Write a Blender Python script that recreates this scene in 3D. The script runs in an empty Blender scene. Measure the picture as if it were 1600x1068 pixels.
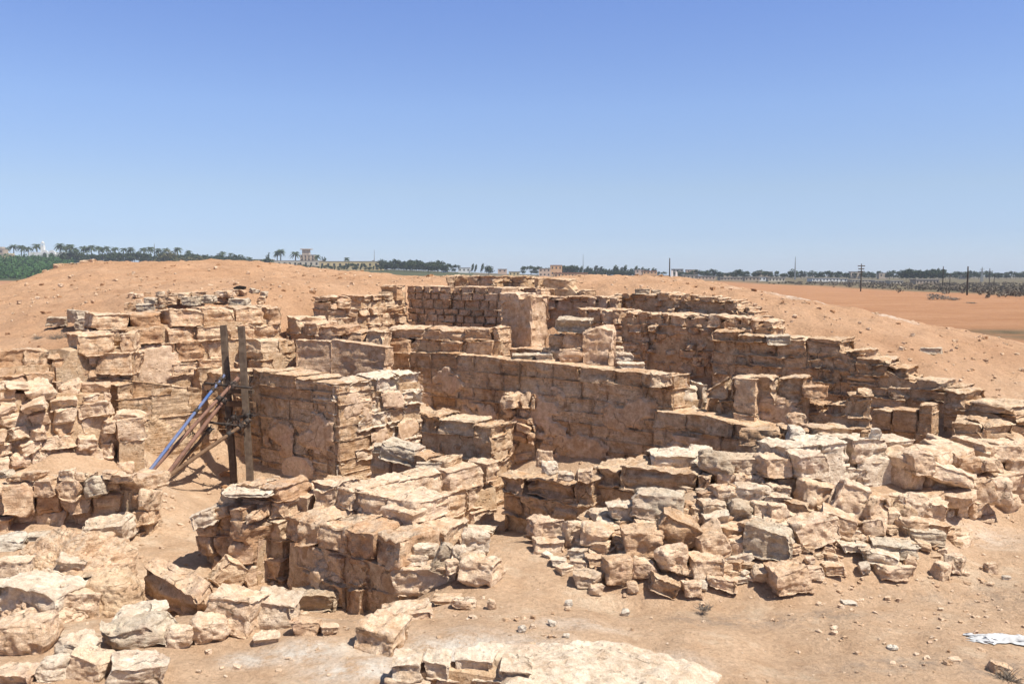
import bpy, math, random
import numpy as np
from mathutils import Vector, Matrix
R = math.radians
random.seed(7); RNG = np.random.RandomState(11)
S = bpy.context.scene
COL = S.collection
# ------------------------------------------------------------------ camera, sky, sun, exposure
H, F, PITCH = 3.2, 1400.0, math.atan(104/1400)
cd = bpy.data.cameras.new('camera'); cam = bpy.data.objects.new('camera', cd); COL.objects.link(cam)
cam.location = (0, 0, H); cam.rotation_euler = (math.pi/2 - PITCH, 0, 0)
cd.sensor_width = 36; cd.lens = 36*F/1600; cd.clip_start = 0.1; cd.clip_end = 12000
S.camera = cam
SUN = Vector((0.42, -0.25, 0.87)).normalized()
w = bpy.data.worlds.new('World'); S.world = w; w.use_nodes = True
nt = w.node_tree; bg = nt.nodes['Background']; sky = nt.nodes.new('ShaderNodeTexSky')
sky.sky_type = 'NISHITA'; sky.sun_disc = False
sky.sun_elevation = math.asin(SUN.z); sky.sun_rotation = math.atan2(SUN.x, SUN.y)
sky.altitude = 0; sky.air_density = 0.7; sky.dust_density = 0.3; sky.ozone_density = 5.0
# a slightly bluer, paler-horizoned air than the model's own near the horizon; overhead, extra warm brightness added to fill shade
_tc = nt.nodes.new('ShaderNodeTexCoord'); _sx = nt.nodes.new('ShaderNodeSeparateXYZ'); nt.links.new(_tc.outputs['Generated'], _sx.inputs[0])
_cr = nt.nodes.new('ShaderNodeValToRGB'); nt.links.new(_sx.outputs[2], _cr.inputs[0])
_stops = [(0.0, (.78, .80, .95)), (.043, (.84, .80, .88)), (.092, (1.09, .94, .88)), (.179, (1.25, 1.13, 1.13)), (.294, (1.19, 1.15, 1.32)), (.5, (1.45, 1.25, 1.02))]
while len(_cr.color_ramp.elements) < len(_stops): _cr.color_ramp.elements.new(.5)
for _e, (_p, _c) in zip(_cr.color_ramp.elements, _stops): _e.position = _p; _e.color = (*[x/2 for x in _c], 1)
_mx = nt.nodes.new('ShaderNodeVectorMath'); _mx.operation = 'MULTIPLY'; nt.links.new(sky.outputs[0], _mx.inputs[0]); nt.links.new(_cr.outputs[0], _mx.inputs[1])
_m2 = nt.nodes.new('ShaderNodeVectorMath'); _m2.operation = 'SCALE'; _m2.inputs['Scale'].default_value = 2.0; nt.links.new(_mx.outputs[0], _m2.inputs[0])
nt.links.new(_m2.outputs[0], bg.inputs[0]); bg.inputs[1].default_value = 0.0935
sl = bpy.data.lights.new('sun', 'SUN'); so = bpy.data.objects.new('sun', sl); COL.objects.link(so)
sl.energy = 4.5; sl.angle = R(0.53); sl.color = (1.0, 0.94, 0.835)
so.rotation_euler = SUN.to_track_quat('Z', 'Y').to_euler(); so.location = (20, 5, 40)
S.view_settings.view_transform = 'Standard'; S.view_settings.look = 'None'
S.view_settings.exposure = 0.70; S.view_settings.gamma = 1.0
S.render.engine = 'CYCLES'; S.cycles.max_bounces = 6; S.cycles.diffuse_bounces = 4
S.cycles.glossy_bounces = 1; S.cycles.transmission_bounces = 1

CP, SP = math.cos(PITCH), math.sin(PITCH)
def ray(px, py):
    u = (px-800)/F; v = (534-py)/F
    dy = CP + v*SP; dz = -SP + v*CP
    return u/dy, dz/dy                      # x and z change per metre forward
def W(px, py, Y):
    a, b = ray(px, py); return (a*Y, Y, H+b*Y)

# ------------------------------------------------------------------ noise
def _hash(ix, iy, iz):
    h = (ix*374761393 + iy*668265263 + iz*2147483647*7 + 1013904223) & 0xffffffff
    h = ((h ^ (h >> 13))*1274126177) & 0xffffffff
    h = (h ^ (h >> 16)) & 0xffffffff
    return (h & 0xffff)/65535.0
def vnoise(p):
    i = np.floor(p).astype(np.int64); f = p-i; f = f*f*(3-2*f)
    x, y, z = i[:, 0], i[:, 1], i[:, 2]; r = 0
    for dx in (0, 1):
        wx = f[:, 0] if dx else 1-f[:, 0]
        for dy in (0, 1):
            wy = f[:, 1] if dy else 1-f[:, 1]
            for dz in (0, 1):
                wz = f[:, 2] if dz else 1-f[:, 2]
                r = r + wx*wy*wz*_hash(x+dx, y+dy, z+dz)
    return r*2-1
def fbm(p, o=3):
    r = 0; a = 1.0
    for k in range(o):
        r = r + a*vnoise(p + 17.3*k); p = p*2.03; a *= .5
    return r

# ------------------------------------------------------------------ materials
def newmat(name):
    m = bpy.data.materials.new(name); m.use_nodes = True
    n = m.node_tree; b = n.nodes['Principled BSDF']; b.inputs['Roughness'].default_value = .92
    b.inputs['Specular IOR Level'].default_value = .15
    return m, n, b
class NB:
    def __init__(s, nt): s.n = nt.nodes; s.l = nt.links
    def node(s, t, **k):
        x = s.n.new(t)
        for a, b in k.items(): setattr(x, a, b)
        return x
    def set(s, sock, v):
        if hasattr(v, 'links'): s.l.new(v, sock)
        else: sock.default_value = v
    def noise(s, vec, scale, detail=4, rough=.55, dist=0):
        x = s.node('ShaderNodeTexNoise'); s.l.new(vec, x.inputs['Vector'])
        x.inputs['Scale'].default_value = scale; x.inputs['Detail'].default_value = detail
        x.inputs['Roughness'].default_value = rough; x.inputs['Distortion'].default_value = dist
        return x.outputs['Fac']
    def voro(s, vec, scale, feature='F1'):
        x = s.node('ShaderNodeTexVoronoi', feature=feature); s.l.new(vec, x.inputs['Vector']); x.inputs['Scale'].default_value = scale
        return x.outputs['Distance']
    def mr(s, v, a, b, c=0, d=1):
        x = s.node('ShaderNodeMapRange'); x.clamp = True; s.set(x.inputs[0], v)
        for i, q in enumerate((a, b, c, d)): x.inputs[i+1].default_value = q
        return x.outputs[0]
    def math(s, op, a, b=0.0):
        x = s.node('ShaderNodeMath', operation=op); s.set(x.inputs[0], a); s.set(x.inputs[1], b); return x.outputs[0]
    def mix(s, f, a, b, mode='MIX'):
        x = s.node('ShaderNodeMix', data_type='RGBA', blend_type=mode); s.set(x.inputs[0], f)
        for i, v in ((6, a), (7, b)):
            if hasattr(v, 'links'): s.l.new(v, x.inputs[i])
            else: x.inputs[i].default_value = (*v, 1)
        return x.outputs[2]
    def vscale(s, vec, v):
        x = s.node('ShaderNodeVectorMath', operation='MULTIPLY'); s.l.new(vec, x.inputs[0]); x.inputs[1].default_value = v; return x.outputs[0]
    def attr(s, name):
        return s.node('ShaderNodeAttribute', attribute_name=name).outputs['Fac']
    def bump(s, h, strength, dist, prev=None):
        x = s.node('ShaderNodeBump'); s.l.new(h, x.inputs['Height']); x.inputs['Strength'].default_value = strength; x.inputs['Distance'].default_value = dist
        if prev is not None: s.l.new(prev, x.inputs['Normal'])
        return x.outputs[0]

def stone_mat(name, dark, mid, pale, grey=.5, stain=.45, strata=.5, fine=1.0, greycol=(.47, .42, .35)):
    m, n, b = newmat(name); k = NB(n)
    tc = k.node('ShaderNodeTexCoord').outputs['Object']
    oi = k.node('ShaderNodeObjectInfo')
    off = k.node('ShaderNodeVectorMath', operation='ADD'); n.links.new(tc, off.inputs[0])
    sc = k.node('ShaderNodeVectorMath', operation='SCALE'); sc.inputs[0].default_value = (37, 21, 13); n.links.new(oi.outputs['Random'], sc.inputs['Scale'])
    n.links.new(sc.outputs[0], off.inputs[1]); v = off.outputs[0]
    tint = k.attr('tint')
    big = k.noise(v, 1.7, 5, .6)
    med = k.noise(v, 6.5, 5, .65)
    col = k.mix(k.mr(big, .35, .68), dark, mid)
    col = k.mix(k.math('MULTIPLY', k.mr(med, .38, .64), .9), col, pale)
    col = k.mix(k.mr(tint, .45, 1.0, 0, .65), col, pale)
    col = k.mix(k.mr(tint, .0, .42, .6, 0), col, dark)
    # ochre staining in irregular patches
    st = k.noise(k.vscale(v, (1, 1, 1.7)), 3.1, 6, .7)
    col = k.mix(k.mr(st, .55, .68, 0, stain), col, (.40, .215, .095))
    pk = k.noise(v, 2.4, 5, .65, .8); col = k.mix(k.mr(pk, .56, .70, 0, .45), col, (.62, .42, .33))
    # grey weathering crust, mostly on the bed faces that lie upward
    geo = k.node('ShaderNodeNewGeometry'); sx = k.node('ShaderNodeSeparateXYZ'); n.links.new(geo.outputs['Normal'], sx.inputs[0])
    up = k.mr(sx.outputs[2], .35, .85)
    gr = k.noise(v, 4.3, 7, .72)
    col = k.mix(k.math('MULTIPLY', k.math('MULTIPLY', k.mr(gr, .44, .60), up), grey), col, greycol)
    gr2 = k.noise(v, 2.2, 7, .75)
    col = k.mix(k.mr(gr2, .60, .72, 0, grey*.55), col, greycol)
    lam = k.noise(k.vscale(v, (1.3, 1.3, 13)), 2.2, 5, .7)
    col = k.mix(k.mr(lam, .52, .70, 0, .35*strata), col, (.36, .235, .135))
    # wandering cracks
    wv = k.node('ShaderNodeVectorMath', operation='ADD'); nz = k.node('ShaderNodeTexNoise'); n.links.new(v, nz.inputs['Vector']); nz.inputs['Scale'].default_value = 3.0; nz.inputs['Detail'].default_value = 5
    n.links.new(v, wv.inputs[0]); n.links.new(k.vscale(nz.outputs['Color'], (.45, .45, .3)), wv.inputs[1])
    ve = k.voro(wv.outputs[0], 2.3, 'DISTANCE_TO_EDGE'); cm = k.mr(k.noise(v, 1.9, 3), .57, .66)
    crk = k.math('MULTIPLY', k.mr(ve, .0, .028, 1, 0), cm)
    col = k.mix(k.math('MULTIPLY', crk, .55), col, (.12, .07, .04))
    pt = k.mr(k.voro(wv.outputs[0], 9), .06, .22, 1, 0); ptm = k.mr(k.noise(v, 2.9, 4), .54, .64); pits = k.math('MULTIPLY', pt, ptm)
    col = k.mix(k.math('MULTIPLY', pits, .4), col, (.17, .10, .055))
    mo = k.noise(v, 13, 8, .8); col = k.mix(1.0, col, k.mix(k.mr(mo, .36, .64), (.80, .77, .74), (1.10, 1.10, 1.09)), 'MULTIPLY')
    sp = k.noise(v, 75, 3, .7)
    col = k.mix(1.0, col, k.mix(k.mr(sp, .3, .7), (.80, .79, .77), (1.1, 1.1, 1.1)), 'MULTIPLY')
    n.links.new(col, b.inputs['Base Color'])
    pit = k.mr(k.voro(v, 17), .0, .32)
    pm = k.mr(k.noise(v, 3.6, 3), .46, .6)
    h = k.math('MULTIPLY', k.math('SUBTRACT', pit, 1), pm)
    h = k.math('SUBTRACT', h, k.math('ADD', k.math('MULTIPLY', crk, 1.2), k.math('MULTIPLY', pits, 1.3)))
    b1 = k.bump(h, .9*fine, .035)
    b2 = k.bump(lam, min(1, 1.2*strata+.05), .06, b1)
    b3 = k.bump(k.noise(v, 24, 7, .8), .8*fine, .025, b2)
    b4 = k.bump(k.noise(v, 7, 6, .7), .55*fine, .07, b3)
    n.links.new(b4, b.inputs['Normal'])
    return m

M = {}
M['stone'] = stone_mat('weathered limestone', (.48, .27, .145), (.68, .45, .285), (.80, .61, .43))
M['ashlar'] = stone_mat('dressed limestone', (.46, .27, .15), (.64, .43, .28), (.76, .57, .41), grey=.35, stain=.35, strata=.45)
M['banded'] = stone_mat('laminated limestone', (.53, .315, .17), (.69, .465, .285), (.80, .61, .43), grey=.42, stain=.5, strata=1.0)
M['pale'] = stone_mat('pale chalky limestone', (.56, .41, .285), (.70, .56, .42), (.80, .69, .56), grey=.25, stain=.25, strata=.3)
M['boulder'] = stone_mat('buff boulder limestone', (.56, .36, .215), (.72, .515, .35), (.82, .65, .49), grey=.28, stain=.3, strata=.35)
M['greyslab'] = stone_mat('grey crusted limestone', (.48, .36, .25), (.62, .50, .38), (.70, .60, .47), grey=.45, stain=.2, strata=.6, greycol=(.50, .45, .38))
M['white'] = stone_mat('whitened limestone', (.56, .47, .37), (.66, .58, .48), (.72, .66, .57), grey=.2, stain=.05, strata=.1)
M['plaster'] = stone_mat('old lime plaster', (.46, .29, .17), (.60, .42, .28), (.70, .53, .39), grey=.3, stain=.35, strata=.1, fine=.6)
M['rubblecore'] = stone_mat('earth and rubble core', (.44, .275, .155), (.58, .40, .25), (.68, .52, .36), grey=.1, stain=.3, strata=.2)

def ground_mat():
    m, n, b = newmat('sand and dusty ground'); k = NB(n)
    tc = k.node('ShaderNodeTexCoord').outputs['Object']
    n1 = k.noise(tc, .5, 6, .65); n2 = k.noise(tc, 3.5, 6, .7); n3 = k.noise(tc, 22, 5, .7)
    sand = k.mix(k.mr(n1, .35, .68), (.475, .28, .165), (.56, .355, .225))
    path = k.mix(k.mr(n2, .35, .7), (.56, .375, .24), (.67, .48, .33))
    col = k.mix(k.attr('path'), sand, path)
    # darker trampled patches, pale dusty ones
    col = k.mix(k.mr(n2, .56, .74, 0, .45), col, (.42, .245, .135))
    col = k.mix(k.math('MULTIPLY', k.mr(k.noise(tc, 1.3, 6, .7), .53, .68, 0, .8), k.attr('path')), col, (.72, .57, .42))
    wh = k.math('MULTIPLY', k.attr('pale'), k.mr(k.noise(tc, 5, 6, .75), .36, .58))
    col = k.mix(wh, col, (.80, .74, .66))
    col = k.mix(k.math('MULTIPLY', k.attr('grey'), k.mr(k.noise(tc, 6, 6, .75), .42, .62, 0, .8)), col, (.27, .23, .20))
    # orange plain, scrub brown and green fields farther out
    fo = k.mix(k.mr(k.noise(k.vscale(tc, (.6, 1.6, 1)), .12, 9, .8), .38, .62), (.31, .15, .072), (.40, .22, .12))
    col = k.mix(k.attr('plain'), col, fo)
    sc = k.mix(k.mr(k.noise(tc, .08, 6, .7), .4, .6), (.09, .08, .045), (.17, .135, .085))
    col = k.mix(k.attr('scrub'), col, sc)
    col = k.mix(k.attr('green'), col, (.065, .075, .035))
    g = k.voro(tc, 13); gm = k.mr(k.noise(tc, 2.2, 4), .5, .62)
    col = k.mix(k.math('MULTIPLY', k.mr(g, .10, .20, .75, 0), gm), col, (.33, .20, .12))
    n5 = k.noise(tc, 1.1, 9, .78); col = k.mix(1.0, col, k.mix(k.mr(n5, .36, .64), (.86, .84, .82), (1.08, 1.08, 1.07)), 'MULTIPLY')
    dv = k.voro(tc, 3.1); dm = k.mr(k.noise(tc, .7, 3), .5, .6); col = k.mix(k.math('MULTIPLY', k.mr(dv, .05, .13, .55, 0), dm), col, (.25, .15, .08))
    col = k.mix(1.0, col, k.mix(k.mr(n3, .32, .68), (.82, .81, .80), (1.10, 1.10, 1.09)), 'MULTIPLY')
    n.links.new(col, b.inputs['Base Color'])
    b1 = k.bump(k.mr(g, 0, .25, 1, 0), .5, .02)
    b2 = k.bump(n3, .9, .045, b1)
    b3 = k.bump(k.noise(tc, 4.5, 8, .75), .8, .12, b2)
    b4 = k.bump(k.noise(tc, 90, 3, .7), .5, .006, b3)
    n.links.new(b4, b.inputs['Normal'])
    return m
M['ground'] = ground_mat()
def flat(name, c1, c2=None, scale=4, rough=.85, bump=.3, metal=0):
    m, n, b = newmat(name); k = NB(n); tc = k.node('ShaderNodeTexCoord').outputs['Object']
    c2 = c2 or tuple(x*.75 for x in c1)
    f = k.noise(tc, scale, 5, .65)
    n.links.new(k.mix(k.mr(f, .35, .65), c1, c2), b.inputs['Base Color']); b.inputs['Roughness'].default_value = rough
    b.inputs['Metallic'].default_value = metal
    if bump: n.links.new(k.bump(f, bump, .02), b.inputs['Normal'])
    return m
M['leaf'] = flat('dark leaves', (.030, .048, .018), (.060, .075, .028), 1.2)
M['olive'] = flat('olive leaves', (.085, .085, .035), (.13, .115, .05), 1.2)
M['palmleaf'] = flat('palm fronds', (.045, .065, .028), (.085, .10, .05), 1.5)
M['orchard'] = flat('orchard foliage', (.035, .085, .022), (.06, .12, .035), .3)
M['drybush'] = flat('dry twigs', (.16, .135, .11), (.26, .22, .18), 3)
M['scrubleaf'] = flat('saltbush', (.12, .10, .078), (.21, .17, .13), .4)
M['trunk'] = flat('bark', (.11, .075, .05), None, 6)
M['wood'] = flat('old weathered timber', (.20, .125, .075), (.11, .065, .04), 9, .85, .5)
M['woodgrey'] = flat('grey timber', (.15, .11, .08), (.075, .052, .038), 9, .85, .5)
M['blue'] = flat('faded blue paint', (.05, .11, .28), (.16, .17, .24), 5, .7, .5)
M['rust'] = flat('rusty steel pipe', (.24, .13, .09), (.14, .08, .06), 12, .7)
M['iron'] = flat('dark iron clamp', (.035, .032, .03), (.07, .05, .04), 12, .6)
M['pole'] = flat('dark creosoted pole', (.06, .045, .035), None, 3)
M['steel'] = flat('galvanised mast steel', (.30, .31, .32), None, 3, .6)
M['hole'] = flat('painted burrow shade', (.012, .008, .006), None, 4, 1, 0)  # near-black colour stands in for the shade inside the burrow
M['clod'] = flat('dry earth clod', (.36, .20, .10), (.25, .14, .08), 8)
M['cream'] = flat('cream render', (.60, .53, .42), (.52, .44, .34), .4, .9, 0)
M['whitewall'] = flat('white render', (.74, .73, .70), (.66, .64, .60), .4, .9, 0)
M['pinkwall'] = flat('pink render', (.60, .42, .31), (.55, .40, .30), .3, .9, 0)
M['orangewall'] = flat('orange render', (.66, .38, .20), (.58, .35, .2), .3, .9, 0)
M['brownwall'] = flat('bare brick render', (.46, .37, .28), (.40, .32, .25), .5, .9, 0)
M['yellowwall'] = flat('yellow render', (.62, .49, .27), None, .4, .9, 0)
M['redroof'] = flat('brick red roof', (.38, .15, .09), None, .6, .9, 0)
M['greyroof'] = flat('grey roof', (.33, .30, .28), None, .6, .9, 0)
M['glass'] = flat('dark window', (.06, .055, .055), (.035, .035, .04), .4, .4, 0)
M['cloth'] = flat('white plastic sheet', (.56, .56, .56), (.40, .40, .40), 9, .55, .6)

# ------------------------------------------------------------------ objects
def meta(o, label=None, cat=None, group=None, kind=None):
    if label: o['label'] = label
    if cat: o['category'] = cat
    if group: o['group'] = group
    if kind: o['kind'] = kind
    return o
def mesh_np(name, v, q, mat, parent=None, tint=None, attrs=None, smooth=True):
    v = np.ascontiguousarray(v, dtype=np.float32); q = np.ascontiguousarray(q, dtype=np.int32)
    me = bpy.data.meshes.new(name); me.vertices.add(len(v)); me.vertices.foreach_set('co', v.ravel())
    k = q.shape[1]; me.loops.add(q.size); me.loops.foreach_set('vertex_index', q.ravel())
    me.polygons.add(len(q)); me.polygons.foreach_set('loop_start', np.arange(0, q.size, k, dtype=np.int32))
    try: me.polygons.foreach_set('loop_total', np.full(len(q), k, dtype=np.int32))
    except Exception: pass
    me.polygons.foreach_set('use_smooth', np.full(len(q), smooth, dtype=bool))
    me.update(calc_edges=True)
    A = dict(attrs or {})
    if tint is not None: A['tint'] = tint
    for nme, arr in A.items():
        a = me.attributes.new(nme, 'FLOAT', 'POINT'); a.data.foreach_set('value', np.ascontiguousarray(arr, dtype=np.float32))
    if smooth and tint is not None: me.set_sharp_from_angle(angle=R(34))
    me.materials.append(M[mat])
    o = bpy.data.objects.new(name, me); COL.objects.link(o); o.parent = parent
    return o
def empty(name, loc=(0, 0, 0), rz=0):
    o = bpy.data.objects.new(name, None); COL.objects.link(o); o.location = loc; o.rotation_euler = (0, 0, rz); o.empty_display_size = .2
    return o

# ------------------------------------------------------------------ terrain
TP = []
def tp(px, py, Y): TP.append(W(px, py, Y))
def tz(x, y, z): TP.append((x, y, z))
# front path and slope
for x in (-9, -6, -3.5, -1, 1.5, 4, 7, 10): tz(x, 6.6, 0)
for x in (-8, -4, 0, 4, 9): tz(x, 4.2, .25)
for x in (-8, 0, 8): tz(x, 0, 1.5)
for x in (-6.5, -4.6, -3.2): tz(x, 8.0, 0)
for x in (-1.5, 0, 1.5, 3.5, 6, 8.5): tz(x, 8.2, 0)
tz(8.5, 11, 0); tz(7.6, 11.6, 0); tz(6.6, 11, 0); tz(10, 13, .2)
tz(-2.3, 9.75, -.5); tz(-1.8, 9.35, -.5); tz(-1.35, 9.05, -.42); tz(-2.9, 9.95, -.5); tz(-3.3, 9.8, -.4); tz(-2.6, 9.3, -.35); tz(-2.0, 8.95, -.25); tz(-3.4, 10.4, -.45)
tp(600, 975, 7.9); tp(650, 960, 8.3); tp(800, 900, 9.3); tp(780, 845, 10.3); tp(700, 900, 9.2)
# rubble heap foot (z about 0) and crest
for px, py, Y in ((830, 862, 10.2), (905, 925, 9.05), (1040, 945, 8.7), (1140, 950, 8.6), (1240, 945, 8.65), (1380, 915, 9.15), (1500, 893, 9.6), (1525, 850, 10.6), (1490, 832, 11.0), (1545, 805, 11.8), (1600, 784, 12.3)): tp(px, py, Y)
for px, py, Y in ((880, 835, 10.5), (940, 800, 10.5), (1000, 775, 10.7), (1080, 765, 10.8), (1160, 750, 10.9), (1250, 785, 10.7), (1330, 785, 10.9), (1420, 775, 11.2)): tp(px, py, Y)
tp(1100, 860, 9.5); tp(1000, 860, 9.5); tp(1200, 860, 9.45); tp(1300, 850, 9.7); tp(1400, 830, 10.1); tp(1470, 850, 10.1)
# courts inside the ruin
for x, y in ((-4.2, 11.2), (-3.9, 12.4), (-4.6, 13.6), (-5.2, 14.6), (-4.8, 15.2), (-3.6, 10.6), (-2.5, 12.6), (-1.8, 11.6), (-.9, 11.0), (-3.6, 12.0)): tz(x, y, -.32)
for x, y in ((-1.6, 14.8), (-1, 14.2), (0, 13.4), (0.9, 12.8), (.9, 14.2), (-.4, 16.1), (2, 12.9), (2.6, 13.0), (-.6, 12.6), (.5, 12.1), (1.6, 11.9), (.2, 15.4), (-1.7, 15.9)): tz(x, y, -.30)
for x, y in ((-6.9, 12.6), (-6.2, 12.9), (-5.6, 13.2), (-7.6, 12.3), (-9, 12)): tz(x, y, .34)
for x, y, z in ((-6.3, 13.3, .3), (-7.1, 12.9, .3), (-5.9, 13.5, .15), (-5.4, 13.7, 0), (-7.6, 13.4, .6), (-6.8, 13.9, .7), (-6.2, 14.6, .4), (-5.9, 15.2, .2), (-8.6, 12.9, .6)): tz(x, y, z)
for x, y in ((-6.5, 10.4), (-5.4, 10.3), (-4.7, 10.9)): tz(x, y, -.2)
for x, y, z in ((3, 17, .9), (2, 18.2, .9), (3.8, 16, .8), (5, 15.2, .4), (5.7, 14, .3), (4.5, 13.8, .6), (3.6, 14.6, .7), (3.4, 15.4, .8), (5.0, 13, .5), (6.2, 13.2, .6), (5.9, 12.5, .75), (1.2, 17.3, 1.0), (.4, 18.6, .8), (-.6, 18.2, .9), (-2.2, 19.2, .7), (-1.5, 20, .7), (-3, 16.8, .9), (-2.1, 17.3, .8), (-2.9, 16.2, 1.0), (-3.8, 16.9, 1.2), (-4.4, 15.0, -.3), (-3.7, 14.5, -.3), (-2.9, 13.9, -.3), (-2.3, 14.4, -.3), (-1.9, 15.0, -.3), (.9, 19.5, 1.6), (1.4, 20.5, 2.1)): tz(x, y, z)
# sand behind the walls
for px, py, Y in ((0, 540, 15.3), (60, 535, 15.6), (110, 540, 15.4), (0, 520, 17), (100, 510, 17.2), (180, 492, 17.6), (250, 478, 18), (330, 470, 18.6), (430, 474, 19), (500, 468, 19.8), (600, 452, 22), (690, 442, 24), (820, 440, 24), (930, 448, 22.5), (1000, 446, 22.4), (1100, 455, 21.2), (1160, 480, 19.6), (1210, 500, 18.8), (1280, 520, 17.8), (1330, 540, 17.0), (1420, 572, 16.2), (1500, 600, 15.4), (1560, 628, 14.6), (1600, 655, 13.9),
                  (1200, 462, 24.5), (1330, 484, 22.5), (1480, 513, 20.6), (1600, 545, 19.2), (1700, 575, 18), (1700, 640, 15.5), (1760, 700, 13.8),
                  (330, 408, 31), (250, 410, 30), (130, 412, 30), (75, 421, 29), (35, 437, 28), (0, 447, 27), (-80, 470, 25), (-200, 500, 22), (430, 412, 31), (520, 422, 31), (610, 429, 30), (700, 434, 29), (800, 438, 29), (900, 437, 29), (1000, 434, 30), (1060, 435, 30), (1120, 442, 28),
                  (60, 470, 22), (200, 440, 24), (330, 438, 25), (450, 440, 25), (560, 440, 25)): tp(px, py, Y)
for x, y, z in ((-24, 42, .3), (-10, 46, 1), (0, 46, 1.2), (10, 42, 1.0), (16, 34, .3), (22, 30, 0), (14, 27, 1.0), (18, 20, .6), (22, 15, .2), (16, 12, .1), (-18, 30, 1.8), (-20, 20, 1.6), (-16, 14, 1.6), (-14, 9, .5), (30, 50, 0), (-30, 50, 0), (0, 60, 0), (20, 60, 0), (-20, 60, 0), (26, 8, 0), (-26, 8, 0), (30, 0, 0), (-30, 0, .5), (8.6, 16, 1.15), (9, 14.6, .9), (8.3, 13.6, .55)): tz(x, y, z)
TP = np.array(TP); C2 = .15
def _phi(a, b):
    d = ((a[:, None, :]-b[None, :, :])**2).sum(-1); return -np.sqrt(d+C2)
_n = len(TP); _A = np.zeros((_n+3, _n+3)); _A[:_n, :_n] = _phi(TP[:, :2], TP[:, :2]) + np.eye(_n)*.06
_A[:_n, _n] = 1; _A[:_n, _n+1:] = TP[:, :2]; _A[_n:, :_n] = _A[:_n, _n:].T
_w = np.linalg.solve(_A, np.concatenate([TP[:, 2], [0, 0, 0]]))
FPX = np.array([-900, -200, 0, 100, 300, 600, 800, 1000, 1200, 1400, 1600, 1900, 2600.])
FY = np.log(np.array([60., 140, 300, 500, 700]))
FT = np.array([[504.7]*13, [462.]*13,
               [445, 445, 445, 445, 444, 440, 438, 438, 443, 445, 446, 446, 446],
               [436, 436, 436, 436, 434, 427, 432, 434, 437, 438, 438, 438, 438],
               [410, 406, 407, 408, 411, 420, 428, 432, 434, 435, 435, 435, 435.]])
def far_z(x, y):
    yy = np.clip(np.hypot(x, y)*.3+y*.7, 60, 700); px = np.clip(800+1400*x/np.maximum(y, 1), -900, 2600)
    px = np.where(y < 5, 800.0, px); ly = np.log(yy)
    rows = np.stack([np.interp(px, FPX, FT[i]) for i in range(5)])
    j = np.clip(np.searchsorted(FY, ly)-1, 0, 3); t = (ly-FY[j])/(FY[j+1]-FY[j]); t = np.clip(t, 0, 1)
    k = np.arange(len(px)); py = rows[j, k]*(1-t)+rows[j+1, k]*t
    return H-(py-430)/1400*yy
def TZ(x, y, rough=True):
    x = np.atleast_1d(np.asarray(x, float)); y = np.atleast_1d(np.asarray(y, float))
    r = np.hypot(x, y-20); out = np.zeros(len(x))
    near = r < 52
    if near.any():
        P = np.stack([x[near], y[near]], 1); z = np.empty(len(P))
        for s in range(0, len(P), 20000):
            q = P[s:s+20000]; z[s:s+20000] = _phi(q, TP[:, :2])@_w[:_n] + _w[_n] + q@_w[_n+1:]
        if rough:
            p3 = np.stack([P[:, 0], P[:, 1], P[:, 0]*0], 1)
            z += .055*fbm(p3*.9, 3) + .032*fbm(p3*4.2, 3)*np.clip(.45+z*.5, .45, 1.3)
            z -= .05*np.clip(fbm(p3*1.7+40, 2), 0, 1)
        out[near] = z
    t = np.clip((r-34)/16, 0, 1); t = t*t*(3-2*t)
    fz = far_z(x, y)
    return out*(1-t)*near+fz*np.where(near, t, 1)
def T1(x, y): return float(TZ([x], [y])[0])
def hit(px, py, Y0=5.0, Y1=60):
    a, b = ray(px, py); Y = np.arange(Y0, Y1, .05)
    d = H+b*Y-TZ(a*Y, Y); k = np.argmax(d < 0)
    if d[k] >= 0: return None
    return float(Y[k])
def axis(lo, hi, step, far, g=1.09):
    a = list(np.arange(lo, hi, step)); s = step; v = a[-1]
    while v < far: s *= g; v += s; a.append(v)
    s = step; v = lo; b = []
    while v > -far: s *= g; v -= s; b.append(v)
    return np.array(b[::-1]+a)
xs = axis(-14, 14, .085, 5000); ys = axis(4.5, 30, .085, 5000, 1.07)
GX, GY = np.meshgrid(xs, ys); gx, gy = GX.ravel(), GY.ravel()
gz = TZ(gx, gy)
nx_, ny_ = len(xs), len(ys)
idx = np.arange(nx_*ny_).reshape(ny_, nx_)
gq = np.stack([idx[:-1, :-1], idx[:-1, 1:], idx[1:, 1:], idx[1:, :-1]], -1).reshape(-1, 4)
def sstep(a, b, v): t = np.clip((v-a)/(b-a), 0, 1); return t*t*(3-2*t)
gpx = 800+1400*gx/np.maximum(gy, 1); gr = np.hypot(gx, gy)
def blob(px, py, Y, rx, ry, rot=0):
    c = W(px, py, Y); dx = gx-c[0]; dy = gy-c[1]; cr, sr = math.cos(rot), math.sin(rot)
    u = (dx*cr+dy*sr)/rx; v = (-dx*sr+dy*cr)/ry
    return np.clip(1.25-np.sqrt(u*u+v*v), 0, 1)
a_path = 1-sstep(.35, 1.7, gz); a_path = np.where(gr > 24, 0, a_path)
a_pale = np.maximum.reduce([blob(1290, 478, 22, 2.2, .8, -.5)*1.1, blob(480, 1025, 7.4, .45, .25), blob(390, 1040, 7.3, .3, .2), blob(560, 1060, 7, .5, .25), blob(720, 1010, 7.3, 1.0, .5), blob(900, 960, 8.0, .5, .2)*.5, blob(880, 1040, 7.2, 1.2, .3), blob(1540, 830, 11, .8, .6)*.4, blob(450, 720, 14.2, .8, .4)*.5])
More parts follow.
